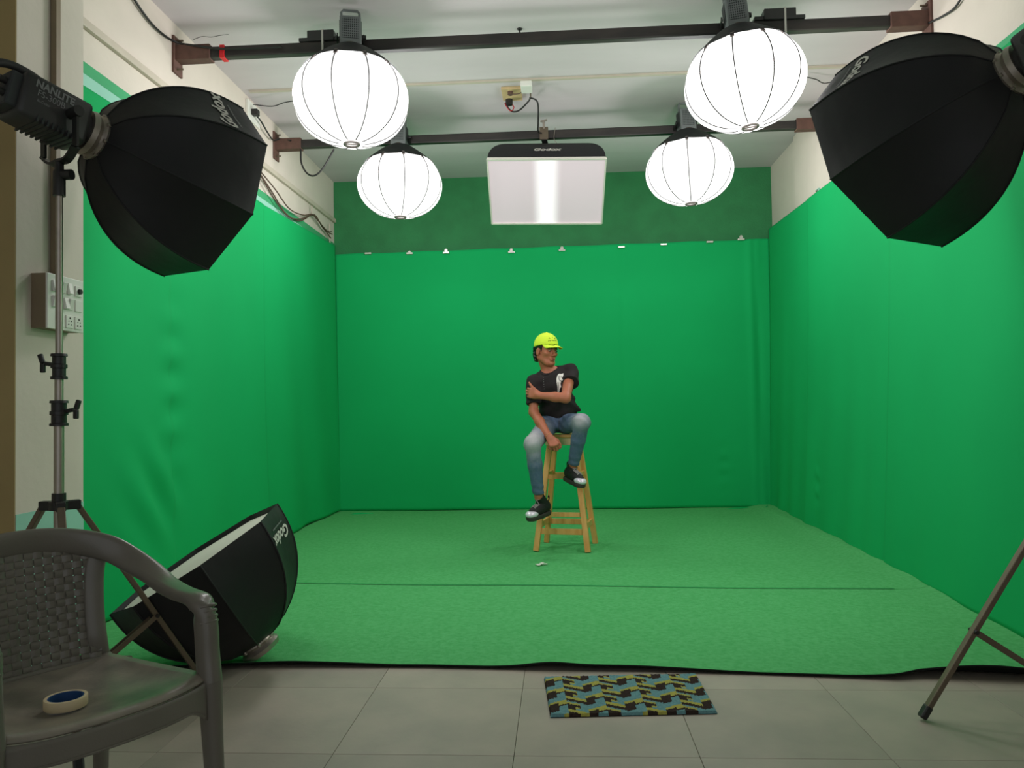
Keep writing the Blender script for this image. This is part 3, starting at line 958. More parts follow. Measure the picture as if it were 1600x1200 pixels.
cable([at(470, 233, Y2 - .02), at(471, 255, Y2 - .03), at(480, 271, Y2 - .03), at(492, 274, Y2 - .03), at(505, 262, Y2 - .03), at(522, 233, Y2 - .02)], .008,
      'black cable hanging in a loop below the farther pipe')
cable([at_x(394, 163, XL + .01), at(425, 166, 6.25), at(445, 160, 6.2), at(470, 156, 6.15), at_z(500, 152, zc - .01)], .004, 'thin wire drooping from the wall socket across the ceiling')
cable([at(1258, 120, 6.2), at(1275, 124, 6.25), at(1290, 130, 6.3), at_z(1320, 120, zc - .01)], .004, 'thin wire drooping under the ceiling at right')
# trunking along the left wall
o = MB().beam((XL + .016, 3.585, 3.252), (XL + .016, 8.62, 3.312), .045, .028, (0, 0, 1), bevel=.003).build('cable_trunking', M['trunk'])
tag(o, 'long cream cable trunking sloping along the left wall', 'trunking')
o = MB().beam((-2.276, 3.40, 3.36), (-2.276, 3.574, 3.36), .04, .026, (0, 0, 1), bevel=.003).build('cable_trunking', M['trunk'])
tag(o, 'short piece of cream trunking at the top of the pillar', 'trunking')
hang = [((404, 268), (425, 300), (446, 333), (468, 345), (486, 336), (494, 338), (506, 358), (518, 362)),
        ((406, 272), (428, 310), (450, 338), (470, 342), (487, 336), (496, 342), (508, 360), (517, 372)),
        ((402, 262), (430, 296), (452, 326), (474, 336), (488, 335), (498, 346), (511, 361), (519, 366))]
for i, hp in enumerate(hang):
    cable([at_x(x, y, XL + .03 + .012 * i) for x, y in hp], .006,
          ['lowest brown wire sagging below the left wall trunking', 'middle brown wire sagging below the left wall trunking',
           'uppermost brown wire sagging below the left wall trunking'][i], 'cable_b')
for i, (x, y0, y1) in enumerate(((487, 322, 338), (515, 350, 388))):
    cable([at_x(x, y0, XL + .03), at_x(x, (y0 + y1) / 2, XL + .032), at_x(x + 1, y1, XL + .03)], .007,
          ['short wire tie holding the sagging wires', 'pale cord hanging at the far end of the left wall trunking'][i], 'trunk')
cable([at_x(1454, 33, XR - .02) + np.array([0, .02, 0]), at_x(1470, 27, XR - .02), at_x(1490, 14, XR - .02), at_x(1503, -4, XR - .02)], .007, 'black cable rising along the right wall from the nearer pipe')
c = at_x(1279, 300, XR - .04)
r = thing('wall_clip', (XR - .035, c[1], c[2]), 'pale clip on the right wall above the green cloth', 'clip')
MB().obox((XR - .045, c[1], c[2]), ((1, 0, 0), (0, 1, 0), (0, 0, 1)), (.008, .03, .03), bevel=.003).build('plate', M['turq'], r)
MB().tube([(XR - .055, c[1] - .02, c[2] + .02), (XR - .06, c[1], c[2] - .015), (XR - .055, c[1] + .02, c[2] + .02)], .004, 6).build('hook', M['alud'], r)

# pillar: conduit and switchboard
o = MB().beam((-2.274, 3.345, 1.764), (-2.274, 3.345, ZC), .028, .034, (1, 0, 0), bevel=.003).build('pillar_conduit', M['conduit'])
tag(o, 'brown vertical conduit running up the pillar from the switchboard', 'conduit')
X0, X1 = -2.29, -2.225
sb = thing('switchboard', (X0, 3.340, 1.514), 'white switchboard with sockets on the pillar behind the stand', 'switchboard')
MB().box((X0, 3.208, 1.519), (X1, 3.460, 1.759)).build('back_box', M['conduit'], sb)
MB().obox((X1 + .004, 3.334, 1.639), ((1, 0, 0), (0, 1, 0), (0, 0, 1)), (.005, .127, .122), bevel=.003).build('cover_plate', M['white_pl'], sb)
xs = X1 + .010
for (yy, zz, on) in ((3.250, 1.709, 1), (3.310, 1.709, -1), (3.355, 1.709, 1), (3.250, 1.639, -1), (3.330, 1.639, 1), (3.360, 1.639, -1)):
    ax = (np.array([.98, 0, .2 * on]), np.array([0, 1, 0]), np.array([-.2 * on, 0, .98]))
    MB().obox((xs + .003, yy, zz), ax, (.007, .014, .025), bevel=.002).build('rocker_switch', M['white_pl'], sb)
k = MB().obox((xs + .001, 3.420, 1.706), ((1, 0, 0), (0, 1, 0), (0, 0, 1)), (.004, .024, .024), bevel=.001).build('regulator', M['white_pl'], sb)
MB().lathe((xs + .004, 3.420, 1.706), (1, 0, 0), [(0, .013), (.012, .011), (.013, .001)], 14).build('regulator_knob', M['shadow_hole'], k)
MB().obox((xs + .001, 3.420, 1.639), ((1, 0, 0), (0, 1, 0), (0, 0, 1)), (.003, .024, .026), bevel=.001).build('blank_plate', M['white_pl'], sb)
for y0 in (3.290, 3.355, 3.420):
    k = MB().obox((xs + .001, y0, 1.559), ((1, 0, 0), (0, 1, 0), (0, 0, 1)), (.003, .026, .028), bevel=.001).build('socket', M['white_pl'], sb)
    for dy, dz, rr in ((0, .016, .0045), (-.010, -.012, .0035), (.010, -.012, .0035), (-.009, .003, .003), (.009, .003, .003)):
        MB().tube([(xs + .003, y0 + dy, 1.559 + dz), (xs + .0052, y0 + dy, 1.559 + dz)], rr, 8).build('pin_hole', M['shadow_hole'], k)

# cracks and a hook hole on the ceiling
cable([at_z(302, 62, zc - .001), at_z(316, 57, zc - .001), at_z(330, 58, zc - .001), at_z(345, 55, zc - .001), at_z(357, 54, zc - .001)], .0016, 'dark crack in the ceiling above the left end of the nearer pipe', 'cable', 'crack', 4, 'ceiling_crack')
h = at_z(812, 45, zc)
tag(MB().lathe((h[0], h[1], zc), (0, 0, -1), [(0, .02), (.006, .017), (.007, .006), (.03, .005), (.03, .001)], 12).build('ceiling_hook', M['cable']), 'small dark hook in the ceiling between the two front lanterns', 'hook')

# ------------------------------------------------------------------ wooden stool
uS = np.array([.982, -.187, 0]); vS = np.array([.187, .982, 0]); zS = np.array([0, 0, 1.0])
cS = np.array([.040, 6.206, 0])
Pst = lambda a, b, z: cS + uS * a + vS * b + zS * z
stool = thing('bar_stool', cS, 'tall varnished wooden stool the person sits on', 'stool')
SEAT = .918


def leg_at(sa, sb_, z):
    t = z / .86
    return Pst(sa * (.206 + (.098 - .206) * t), sb_ * (.205 + (.10 - .205) * t), z)


MB().obox(Pst(0, 0, SEAT - .013), (uS, vS, zS), (.152, .150, .013), bevel=.006).build('seat', M['wood'], stool)
for a, b, w in ((0, -.118, (.13, .010)), (0, .118, (.13, .010))):
    MB().obox(Pst(a, b, SEAT - .056), (uS, vS, zS), (w[0], w[1], .03), bevel=.002).build('apron', M['wood_end'], stool)
for a in (-.118, .118):
    MB().obox(Pst(a, 0, SEAT - .056), (uS, vS, zS), (.010, .107, .03), bevel=.002).build('apron', M['wood'], stool)
for sa in (-1, 1):
    for sb_ in (-1, 1):
        MB().beam(leg_at(sa, sb_, .014), leg_at(sa, sb_, SEAT - .027), .046, .042, vS, bevel=.003).build('leg', M['wood'], stool)


def rung(p, q, z, h=.032, ext=.0):
    a, b = leg_at(*p, z), leg_at(*q, z)
    d = (b - a) / np.linalg.norm(b - a)
    MB().beam(a - d * ext, b + d * ext, h, .02, zS, bevel=.002).build('rung', M['wood'], stool)


rung((-1, -1), (1, -1), .165, .045)
rung((-1, 1), (1, 1), .19, .045)
rung((-1, -1), (-1, 1), .205, .045)
rung((1, -1), (1, 1), .20, .045)
for p, q, z in (((-1, -1), (1, -1), .295), ((-1, 1), (1, 1), .58), ((-1, -1), (-1, 1), .60), ((1, -1), (1, 1), .60)):
    rung(p, q, z, .034)
a, b = leg_at(-1, -1, .585), leg_at(1, -1, .585)
MB().beam(a, b, .034, .02, zS, bevel=.002).build('rung', M['wood'], stool)

# ------------------------------------------------------------------ grey plastic armchair
chair = thing('plastic_armchair', (-1.325, 1.985, 0), 'grey moulded plastic armchair with a woven back, in the left foreground', 'chair')
chair.rotation_euler = (0, 0, math.radians(56.5))


def cpart(mb, name, mt, parent=None, smooth=60):
    return_ob = bpy.data.objects.new(name, mb.mesh(name, mt, (0, 0, 0), smooth))
    COL.objects.link(return_ob)
    return_ob.parent = parent or chair
    return return_ob


def sweep(P, W, a, b, seg=14, pw=2.6):
    """superellipse section: half sizes a along the wide direction W, b across"""
    mb = MB(); n = len(P); V = []
    for i in range(n):
        d = P[min(i + 1, n - 1)] - P[max(i - 1, 0)]; d = d / np.linalg.norm(d)
        w = W[i] - d * (W[i] @ d); w = w / np.linalg.norm(w)
        c = np.cross(d, w)
        for k in range(seg):
            t = 2 * math.pi * (k + .5) / seg
            ca, sa_ = math.cos(t), math.sin(t)
            V.append(P[i] + w * a[i] * math.copysign(abs(ca) ** (2 / pw), ca) + c * b[i] * math.copysign(abs(sa_) ** (2 / pw), sa_))
    Fs = [(i * seg + k, i * seg + (k + 1) % seg, (i + 1) * seg + (k + 1) % seg, (i + 1) * seg + k) for i in range(n - 1) for k in range(seg)]
    Fs += [tuple(range(seg))[::-1], tuple((n - 1) * seg + k for k in range(seg))]
    return mb.add(V, Fs)


def back_y(x, z): return .195 + .085 * ((z - .40) / .42) - .75 * x * x


# armrests and top rail: one continuous band from front post to front post
half = [  # x, y, z, wide direction, half width, half thickness
    (.262, -.262, .405, (0, 1, 0), .037, .029), (.262, -.252, .48, (0, 1, 0), .034, .028), (.262, -.245, .555, (0, 1, .1), .034, .028),
    (.262, -.232, .598, (.6, 1, .6), .035, .026), (.263, -.195, .618, (1, 0, 0), .034, .020), (.267, -.11, .622, (1, 0, 0), .035, .019),
    (.272, -.02, .634, (1, 0, .1), .036, .019), (.270, .06, .660, (1, 0, .35), .037, .018), (.252, .135, .690, (.8, -.1, .7), .038, .017),
    (.215, .195, .726, (.5, -.2, 1), .039, .016), (.155, .238, .750, (.22, -.2, 1), .039, .016), (.08, .262, .764, (.1, -.2, 1), .039, .016), (0, .269, .768, (0, -.2, 1), .039, .016)]
full = half + [(-q[0], q[1], q[2], (-q[3][0], q[3][1], q[3][2]), q[4], q[5]) for q in half[-2::-1]]
cols = np.array([[*q[:3], *q[3], q[4], q[5]] for q in full], float)
sp = np.array(spline(list(cols), 6))
cpart(sweep([s[:3] for s in sp], [s[3:6] for s in sp], sp[:, 6], sp[:, 7]), 'armrest_frame', M['plastic'])
# moulded grip ridges at the arm ends
for sg in (-1, 1):
    for q in range(4):
        zz, yy = .610 - .014 * q, -.262 - .003 * q
        mbq = MB().tube(spline([(sg * .238, yy + .012, zz - .004), (sg * .25, yy - .001, zz), (sg * .274, yy - .001, zz), (sg * .287, yy + .012, zz - .004)], 4), .0045, 6)
        cpart(mbq, 'grip_ridge', M['plastic'])


# seat
def seat_pt(u, v):
    y = -.275 + .50 * v
    w = .245 - .055 * v
    x = (2 * u - 1) * w
    e = abs(2 * u - 1)
    bow = -.03 * (1 - e ** 2) * (1 - v)
    z = .418 - .022 * math.sin(math.pi * min(1, v * 1.15)) * (1 - e ** 3) + .014 * e ** 4 - .012 * v
    z -= .014 * max(0, 1 - v / .07) ** 2
    return (x, y + bow, z)


mb = MB().grid(seat_pt, 28, 26)
o = cpart(mb, 'seat', M['seat_pl'], smooth=179)
md = o.modifiers.new('thick', 'SOLIDIFY'); md.thickness = .006; md.offset = 0


def apron_pt(u, v):
    e = abs(2 * u - 1)
    x, y, z = seat_pt(u, 0)
    drop = .058 + .05 * max(0, (e - .72) / .28) ** 2
    return (x, y - .006 * math.sin(v * math.pi / 2) + (.004 * v), z - .004 - drop * v)


o = cpart(MB().grid(apron_pt, 40, 6), 'front_apron', M['plastic'], smooth=179)
md = o.modifiers.new('thick', 'SOLIDIFY'); md.thickness = .007; md.offset = 1
for u in (.2, .4, .6, .8):
    cpart(MB().tube([np.array(apron_pt(u, v)) + np.array([0, -.004, 0]) for v in (.02, .3, .6, .97)], .0028, 5), 'apron_ridge', M['plastic'])
o = cpart(MB().tube([np.array(apron_pt(i / 40, 1)) + np.array([0, -.004, .002]) for i in range(1, 40)], .0045, 6), 'apron_bead', M['plastic'])
for sg in (-1, 1):
    o = cpart(MB().grid(lambda u, v: (np.array(seat_pt(0 if sg < 0 else 1, u)) + np.array([sg * .003 * v, 0, -.045 * v])), 16, 2), 'side_apron', M['plastic'], smooth=179)
    md = o.modifiers.new('thick', 'SOLIDIFY'); md.thickness = .006; md.offset = 0
    # legs
    lp = [(sg * .262, -.262, .41), (sg * .266, -.268, .25), (sg * .274, -.278, 0.0)]
    cpart(sweep([np.array(p) for p in lp], [np.array((0, 1., 0))] * 3, [.037, .031, .025], [.028, .024, .018]), 'front_leg', M['plastic'])
    lp = [(sg * .185, .20, .405), (sg * .205, .235, .25), (sg * .235, .30, 0.0)]
    cpart(sweep([np.array(p) for p in lp], [np.array((1., .3, 0))] * 3, [.036, .028, .022], [.02, .017, .015]), 'rear_leg', M['plastic'])
    # stile between the woven back and the arm opening
    st = spline([(sg * .205, back_y(.205, .73) + .006, .73), (sg * .182, back_y(.182, .67), .67), (sg * .172, back_y(.172, .57), .57), (sg * .172, back_y(.172, .47), .47), (sg * .190, .188, .405), (sg * .225, .12, .402)], 5)
    cpart(sweep(st, [np.array((1., -.3 * sg, 0))] * len(st), [.027] * len(st), [.011] * len(st)), 'back_stile', M['plastic'])
cpart(sweep(spline([np.array((x, back_y(x, .405) - .004, .402)) for x in (-.18, -.09, 0, .09, .18)], 4), [np.array((0, -.3, 1.))] * 17, [.018] * 17, [.010] * 17), 'lower_rail', M['plastic'])

# woven back: every strip its own piece, over and under
NC, NRW = 14, 16
x_lo, x_hi, z_lo, z_hi = -.175, .175, .412, .740
px_, pz_ = (x_hi - x_lo) / NC, (z_hi - z_lo) / NRW
AMP = .0024


def strip(fn, w, n):
    """fn(t) -> centre, side direction"""
    V = []
    for i in range(n + 1):
        c, sd, off = fn(i / n)
        nr = np.array([0, -1.0, .2])
        for a, b in ((-w, .0010), (w, .0010), (w, -.0010), (-w, -.0010)):
            V.append(c + sd * a + nr * (b + off))
    Fs = [(i * 4 + k, i * 4 + (k + 1) % 4, (i + 1) * 4 + (k + 1) % 4, (i + 1) * 4 + k) for i in range(n) for k in range(4)]
    Fs += [(3, 2, 1, 0), (n * 4, n * 4 + 1, n * 4 + 2, n * 4 + 3)]
    return MB().add(V, Fs)


wv = bpy.data.objects.new('woven_panel', None); COL.objects.link(wv); wv.parent = chair
for i in range(NC):
    x = x_lo + (i + .5) * px_
    zt_ = .748 - 1.0 * x * x * 1.0

    def fn(t, i=i, x=x, zt_=zt_):
        z = z_lo + (zt_ - z_lo) * t
        k = (z - z_lo) / pz_
        return np.array([x, back_y(x, z), z]), np.array([1.0, 0, 0]), AMP * math.cos(math.pi * (k - .5 + i) ) 
    cpart(strip(fn, px_ * .45, NRW * 5), 'weave_strip', M['plastic'], wv, smooth=40)
for j in range(NRW):
    z = z_lo + (j + .5) * pz_
    xe = min(.18, math.sqrt(max(.0, .756 - z)) if z > .72 else .18)

    def fn(t, j=j, z=z, xe=xe):
        x = -xe + 2 * xe * t
        k = (x - x_lo) / px_
        return np.array([x, back_y(x, z), z]), np.array([0, .2, .98]), -AMP * math.cos(math.pi * (k - .5 + j))
    cpart(strip(fn, pz_ * .45, NC * 5), 'weave_strip', M['plastic'], wv, smooth=40)

# roll of masking tape on the seat
tp = at_z(103, 1103, .404)
_c, _s = math.cos(math.radians(56.5)), math.sin(math.radians(56.5))
_dx, _dy = tp[0] + 1.325, tp[1] - 1.985
_lx, _ly = _c * _dx + _s * _dy, -_s * _dx + _c * _dy
_v = (_ly + .275) / .5
tz = max(seat_pt(.5 + (_lx + q_) / (2 * (.245 - .055 * _v)), _v + r_)[2] for q_ in (-.05, 0, .05) for r_ in (-.08, 0, .08)) + .0034
r = thing('masking_tape', (tp[0], tp[1], tz), 'roll of cream masking tape with a blue core, lying on the chair seat', 'tape')
MB().lathe((tp[0], tp[1], tz), (0, 0, 1), [(0, .041), (0, .0485), (.0015, .0495), (.0225, .0495), (.024, .0485), (.024, .041), (0, .041)], 40).build('tape_winding', M['tape_paper'], r, smooth=40)
MB().lathe((tp[0], tp[1], tz), (0, 0, 1), [(.0, .0409), (.0, .038), (.0235, .038), (.0235, .0409), (0, .0409)], 40).build('core', M['tape_core'], r, smooth=40)

# ------------------------------------------------------------------ patterned door mat
cor = [at_z(850, 1057, .012), at_z(1088, 1052, .012), at_z(1121, 1111, .012), at_z(860, 1117, .012)]
NU, NV = 132, 84
PX, PZ = 5.15, 2.3


def mat_colour(u, v):
    """interlocking slanted blocks: blue bands rising, brown hooks falling, yellow between"""
    a = u * 4.3
    c = math.floor(a); f = a - c
    b = v * 3.1 + (.5 if c % 2 else 0)
    if f < .5:
        g = f / .5
        t = (b + .30 * g) % 1.0
        if t < .30: return 0
        if t < .44: return 1
        if g < .5: return 2
        if t < .60: return 1 if g > .55 else 2
        if t < .70: return 2
        return 0
    g = (f - .5) / .5
    t = (b + .30 - .34 * g) % 1.0
    if t < .19: return 1
    if t < .39: return 2
    if g > .62: return 0
    if t < .48: return 0
    if t < .60: return 1
    if g < .34: return 2
    if t < .78: return 2
    return 1 if t < .88 else 0


V, Fs, mi = [], [], []
rng = random.Random(3)
for j in range(NV + 1):
    for i in range(NU + 1):
        u, v = i / NU, j / NV
        p = (cor[0] * (1 - u) + cor[1] * u) * (1 - v) + (cor[3] * (1 - u) + cor[2] * u) * v
        edge = min(u * .62, (1 - u) * .62, v * .43, (1 - v) * .43)
        z = .013 + rng.uniform(-.0016, .0016) if edge > .004 else (.003 if edge <= 0 else .011)
        V.append((p[0] + rng.uniform(-.001, .001), p[1] + rng.uniform(-.001, .001), z))
for j in range(NV):
    for i in range(NU):
        Fs.append((j * (NU + 1) + i, (j + 1) * (NU + 1) + i, (j + 1) * (NU + 1) + i + 1, j * (NU + 1) + i + 1))
        mi.append(mat_colour((i + .5) / NU, (j + .5) / NV))
mc = (cor[0] + cor[2]) / 2
mb = MB(); mb.v, mb.f, mb.mi = V, Fs, mi
# flat underside, so the mat is a solid slab
n0 = len(mb.v)
bcor = [V[0], V[NU], V[(NV + 1) * (NU + 1) - 1], V[NV * (NU + 1)]]
mb.v.extend([(q[0], q[1], .001) for q in bcor]); mb.f.append((n0, n0 + 1, n0 + 2, n0 + 3)); mb.mi.append(2)
dm = mb.build('door_mat', [M['mat_blue'], M['mat_yel'], M['mat_brn']], None, smooth=30, origin=(mc[0], mc[1], 0))
tag(dm, 'tufted door mat with blue, yellow and brown zigzag pattern on the grey tiles', 'door mat')

# ------------------------------------------------------------------ the seated person
class Field:
    """signed distances on a voxel grid, joined smoothly; mesh() gives one continuous skin"""
    def __init__(self, lo, hi, h):
        self.lo = np.array(lo, float); self.h = h
        self.n = np.ceil((np.array(hi) - self.lo) / h).astype(int) + 1
        self.V = np.full(self.n, 1.0, np.float32)

    def _win(self, lo, hi):
        a = np.clip(np.floor((np.array(lo) - self.lo) / self.h).astype(int), 0, self.n)
        b = np.clip(np.ceil((np.array(hi) - self.lo) / self.h).astype(int) + 1, 0, self.n)
        if (b <= a).any(): return None, None
        g = [self.lo[i] + self.h * np.arange(a[i], b[i]) for i in range(3)]
        P = np.stack(np.meshgrid(*g, indexing='ij'), -1)
        return (slice(a[0], b[0]), slice(a[1], b[1]), slice(a[2], b[2])), P

    def _join(self, sl, d, k, op):
        A = self.V[sl]
        d = d.astype(np.float32)
        if op == 'sub':
            d = -d
            hh_ = np.maximum(k - np.abs(A - d), 0) / max(k, 1e-6)
            self.V[sl] = np.maximum(A, d) + hh_ * hh_ * k * .25
        else:
            hh_ = np.maximum(k - np.abs(A - d), 0) / max(k, 1e-6)
            self.V[sl] = np.minimum(A, d) - hh_ * hh_ * k * .25

    def cap(self, a, b, ra, rb=None, k=.015, op='add', cut_a=False, cut_b=False):
        rb = ra if rb is None else rb
        a, b = np.array(a, float), np.array(b, float)
        m_ = max(ra, rb) + 2 * k + .02
        sl, P = self._win(np.minimum(a, b) - m_, np.maximum(a, b) + m_)
        if sl is None: return self
        ba = b - a
        L2 = ba @ ba
        t = np.clip(((P - a) @ ba) / L2, 0, 1)
        d = np.linalg.norm(P - a - t[..., None] * ba, axis=-1) - (ra + (rb - ra) * t)
        L = math.sqrt(L2)
        if cut_b: d = np.maximum(d, ((P - b) @ ba) / L)
        if cut_a: d = np.maximum(d, ((a - P) @ ba) / L)
        self._join(sl, d, k, op)
        return self

    def ell(self, c, rad, axes=None, k=.015, op='add'):
        c = np.array(c, float); rad = np.array(rad, float)
        m_ = rad.max() + 2 * k + .02
        sl, P = self._win(c - m_, c + m_)
        if sl is None: return self
        Q = P - c
        if axes is not None: Q = Q @ np.array(axes, float).T
        k0 = np.linalg.norm(Q / rad, axis=-1)
        k1 = np.linalg.norm(Q / rad ** 2, axis=-1)
        d = k0 * (k0 - 1) / np.maximum(k1, 1e-6)
        self._join(sl, d, k, op)
        return self

    def box(self, c, axes, half, k=.004, op='sub'):
        c = np.array(c, float)
        m_ = max(half) * 1.8 + .05
        sl, P = self._win(c - m_, c + m_)
        Q = np.abs((P - c) @ np.array(axes, float).T) - np.array(half)
        d = np.linalg.norm(np.maximum(Q, 0), axis=-1) + np.minimum(Q.max(-1), 0)
        self._join(sl, d, k, op)
        return self

    def ripple(self, fn):
        g = [self.lo[i] + self.h * np.arange(self.n[i]) for i in range(3)]
        near = np.abs(self.V) < .05
        idx = np.argwhere(near)
        P = self.lo + idx * self.h
        self.V[near] += fn(P).astype(np.float32)
        return self

    def mesh(self):
        V, h = self.V, self.h
        s = V < 0
        c = [s[i:s.shape[0] - 1 + i, j:s.shape[1] - 1 + j, l:s.shape[2] - 1 + l] for i in (0, 1) for j in (0, 1) for l in (0, 1)]
        cnt = sum(x.astype(np.int8) for x in c)
        cells = np.argwhere((cnt > 0) & (cnt < 8))
        ids = np.full(np.array(s.shape) - 1, -1, np.int64)
        ids[tuple(cells.T)] = np.arange(len(cells))
        cor_ = np.array([(i, j, l) for i in (0, 1) for j in (0, 1) for l in (0, 1)])
        vals = np.stack([V[tuple((cells + q).T)] for q in cor_], 1)
        acc = np.zeros((len(cells), 3)); num = np.zeros(len(cells))
        for p in range(8):
            for q in range(p + 1, 8):
                if abs(cor_[p] - cor_[q]).sum() != 1: continue
                a, b = vals[:, p], vals[:, q]
                m_ = (a < 0) != (b < 0)
                t = np.where(m_, a / np.where(m_, a - b, 1), 0)
                pt = cor_[p] + t[:, None] * (cor_[q] - cor_[p])
                acc[m_] += pt[m_]; num[m_] += 1
        pts = self.lo + (cells + acc / num[:, None]) * h
        faces = []
        for ax in range(3):
            o1, o2 = (ax + 1) % 3, (ax + 2) % 3
            sl0 = [slice(None)] * 3; sl1 = [slice(None)] * 3
            sl0[ax] = slice(0, -1); sl1[ax] = slice(1, None)
            df = s[tuple(sl0)] != s[tuple(sl1)]
            e = np.argwhere(df)
            ok = (e[:, o1] > 0) & (e[:, o2] > 0) & (e[:, o1] < s.shape[o1] - 1) & (e[:, o2] < s.shape[o2] - 1)
            e = e[ok]
            ins = s[tuple(e.T)]
            u1 = np.zeros(3, int); u1[o1] = 1
            u2 = np.zeros(3, int); u2[o2] = 1
            q = np.stack([ids[tuple((e - u1 - u2).T)], ids[tuple((e - u2).T)], ids[tuple(e.T)], ids[tuple((e - u1).T)]], 1)
            q[~ins] = q[~ins][:, ::-1]
            faces.append(q)
        return pts, np.concatenate(faces)


def field_object(fd, name, mt, parent=None, origin=None, smooth_it=2):
    pts, q = fd.mesh()
    # a light relaxing pass
    for _ in range(smooth_it):
        acc = np.zeros_like(pts); num = np.zeros(len(pts))
        for a, b in ((0, 1), (1, 2), (2, 3), (3, 0)):
            np.add.at(acc, q[:, a], pts[q[:, b]]); np.add.at(num, q[:, a], 1)
        pts = pts * .5 + .5 * acc / np.maximum(num, 1)[:, None]
    org = parent_origin(parent) if origin is None else np.array(origin)
    me = bpy.data.meshes.new(name)
    me.from_pydata((pts - org).tolist(), [], q.tolist())
    me.materials.append(mt)
    me.polygons.foreach_set('use_smooth', [True] * len(me.polygons))
    me.update()
    ob = bpy.data.objects.new(name, me); COL.objects.link(ob)
    if parent is not None: ob.parent = parent
    else: ob.location = tuple(org)
    return ob, pts, q


nrm = lambda v: np.array(v, float) / np.linalg.norm(v)
# joints
PEL = at(872, 655, 6.17); BEL = at(871, 630, 6.13); CHE = at(865, 603, 6.09); NEK = at(859, 577, 6.07)
SHR, SHL = at(833.5, 598, 6.05), at(891, 580, 6.12)
ELR, WRR = at(834, 644, 5.985), at(858, 682, 5.82)
ELL_, WRL = at(884, 622, 5.86), at(843, 618, 5.885)
HIPR, HIPL = at(858, 662, 6.14), at(884, 662, 6.14)
KNR, ANR = at(832, 694, 5.76), at(842, 778, 5.865)
KNL, ANL = at(909, 660, 5.78), at(895, 730, 5.945)
# head frame: turned to the photograph's right, a little down
ht = math.radians(40)
hF = nrm((math.sin(ht), -math.cos(ht), -.05)); hU = nrm(np.array([.07, 0, 1.0]) - hF * (np.array([.07, 0, 1.0]) @ hF)); hL = np.cross(hU, hF)
HC = at(853.5, 549.5, 6.04)
HP = lambda f, l, u: HC + hF * f + hL * l + hU * u
HA = (hF, hL, hU)

body = Field((-.32, 5.60, .42), (.36, 6.36, 1.74), .004)
# trunk and limbs
body.ell(PEL, (.135, .10, .09), k=.03).cap(PEL, BEL, .10, .095, k=.03).cap(BEL, CHE, .095, .10, k=.03)
body.ell(CHE + np.array([0, 0, .02]), (.135, .085, .12), k=.03)
body.cap(NEK + np.array([0, .01, -.03]), SHR, .045, .043, k=.03).cap(NEK + np.array([0, .01, -.03]), SHL, .045, .043, k=.03)
body.cap(NEK + np.array([0, .02, -.04]), HP(-.02, 0, -.055), .054, .052, k=.025)
body.cap(SHR, ELR, .045, .036, k=.02).cap(ELR, ELR * .6 + WRR * .4, .037, .036, k=.02).cap(ELR * .6 + WRR * .4, WRR, .036, .024, k=.02)
body.cap(SHL, ELL_, .047, .037, k=.02).cap(ELL_, ELL_ * .6 + WRL * .4, .038, .036, k=.02).cap(ELL_ * .6 + WRL * .4, WRL, .036, .025, k=.02)
body.cap(HIPR, KNR, .07, .048, k=.03).cap(KNR, KNR * .6 + ANR * .4, .046, .045, k=.02).cap(KNR * .6 + ANR * .4, ANR, .045, .033, k=.02)
body.cap(HIPL, KNL, .07, .048, k=.03).cap(KNL, KNL * .6 + ANL * .4, .046, .045, k=.02).cap(KNL * .6 + ANL * .4, ANL, .045, .033, k=.02)


def hand(W, D, N, L, curls, thumb, spread=.012, flat=1.0):
    """W wrist, D towards the knuckles, N out of the back of the hand, L towards the thumb"""
    D = nrm(D); N = nrm(N - D * (N @ D)); L = nrm(L - D * (L @ D) - N * (L @ N))
    body.cap(W - D * .01, W + D * .02, .023, .024, k=.012)
    for i, (off, ml, segs, r) in enumerate(((.028, .082, (.040, .025, .020), .0092), (.009, .086, (.044, .028, .021), .0095),
                                            (-.010, .082, (.040, .026, .020), .0092), (-.028, .074, (.032, .020, .018), .0082))):
        kn = W + D * ml + L * off
        body.cap(W + D * .012 + L * off * .55, kn, .0135, .0125, k=.012)
        body.ell(kn + N * .003, (.0115, .0115, .0115), k=.006)
        p, a = kn, 0.0
        for sgm, cu in zip(segs, curls[i]):
            a += math.radians(cu)
            q_ = p + (D * math.cos(a) - N * math.sin(a)) * sgm + L * off * .06
            body.cap(p, q_, r, r * .92, k=.002)
            p = q_
    # palm pad
    body.ell(W + D * .045 - N * .006, (.040, .036, .014), (D, L, N), k=.012)
    p = W + D * .022 + L * .022 - N * .004
    for (dd, ll, nn, ln, r) in thumb:
        q_ = p + nrm(D * dd + L * ll + N * nn) * ln
        body.cap(p, q_, r, r * .9, k=.008)
        p = q_
    return p


# right hand hanging loosely between the thighs, back of the hand to the camera
hand(WRR, at(871, 703, 5.77) - WRR, np.array([.25, -1, .25]), np.array([1.0, .2, .2]),
     ((48, 60, 40), (52, 62, 40), (56, 62, 40), (60, 60, 40)),
     ((.75, .55, -.25, .042, .0135), (.95, .1, -.3, .030, .0105), (.95, -.1, -.5, .024, .0095)))
# left hand closed round the right upper arm, thumb up
hand(WRL, at(824, 613, 5.925) - WRL, np.array([-.25, -1, .1]), np.array([-.05, 0, 1.0]),
     ((26, 62, 50), (28, 62, 50), (30, 62, 50), (32, 60, 50)),
     ((.92, .42, .1, .046, .013), (.85, .5, -.02, .034, .0105), (.75, .65, -.05, .026, .0092)))
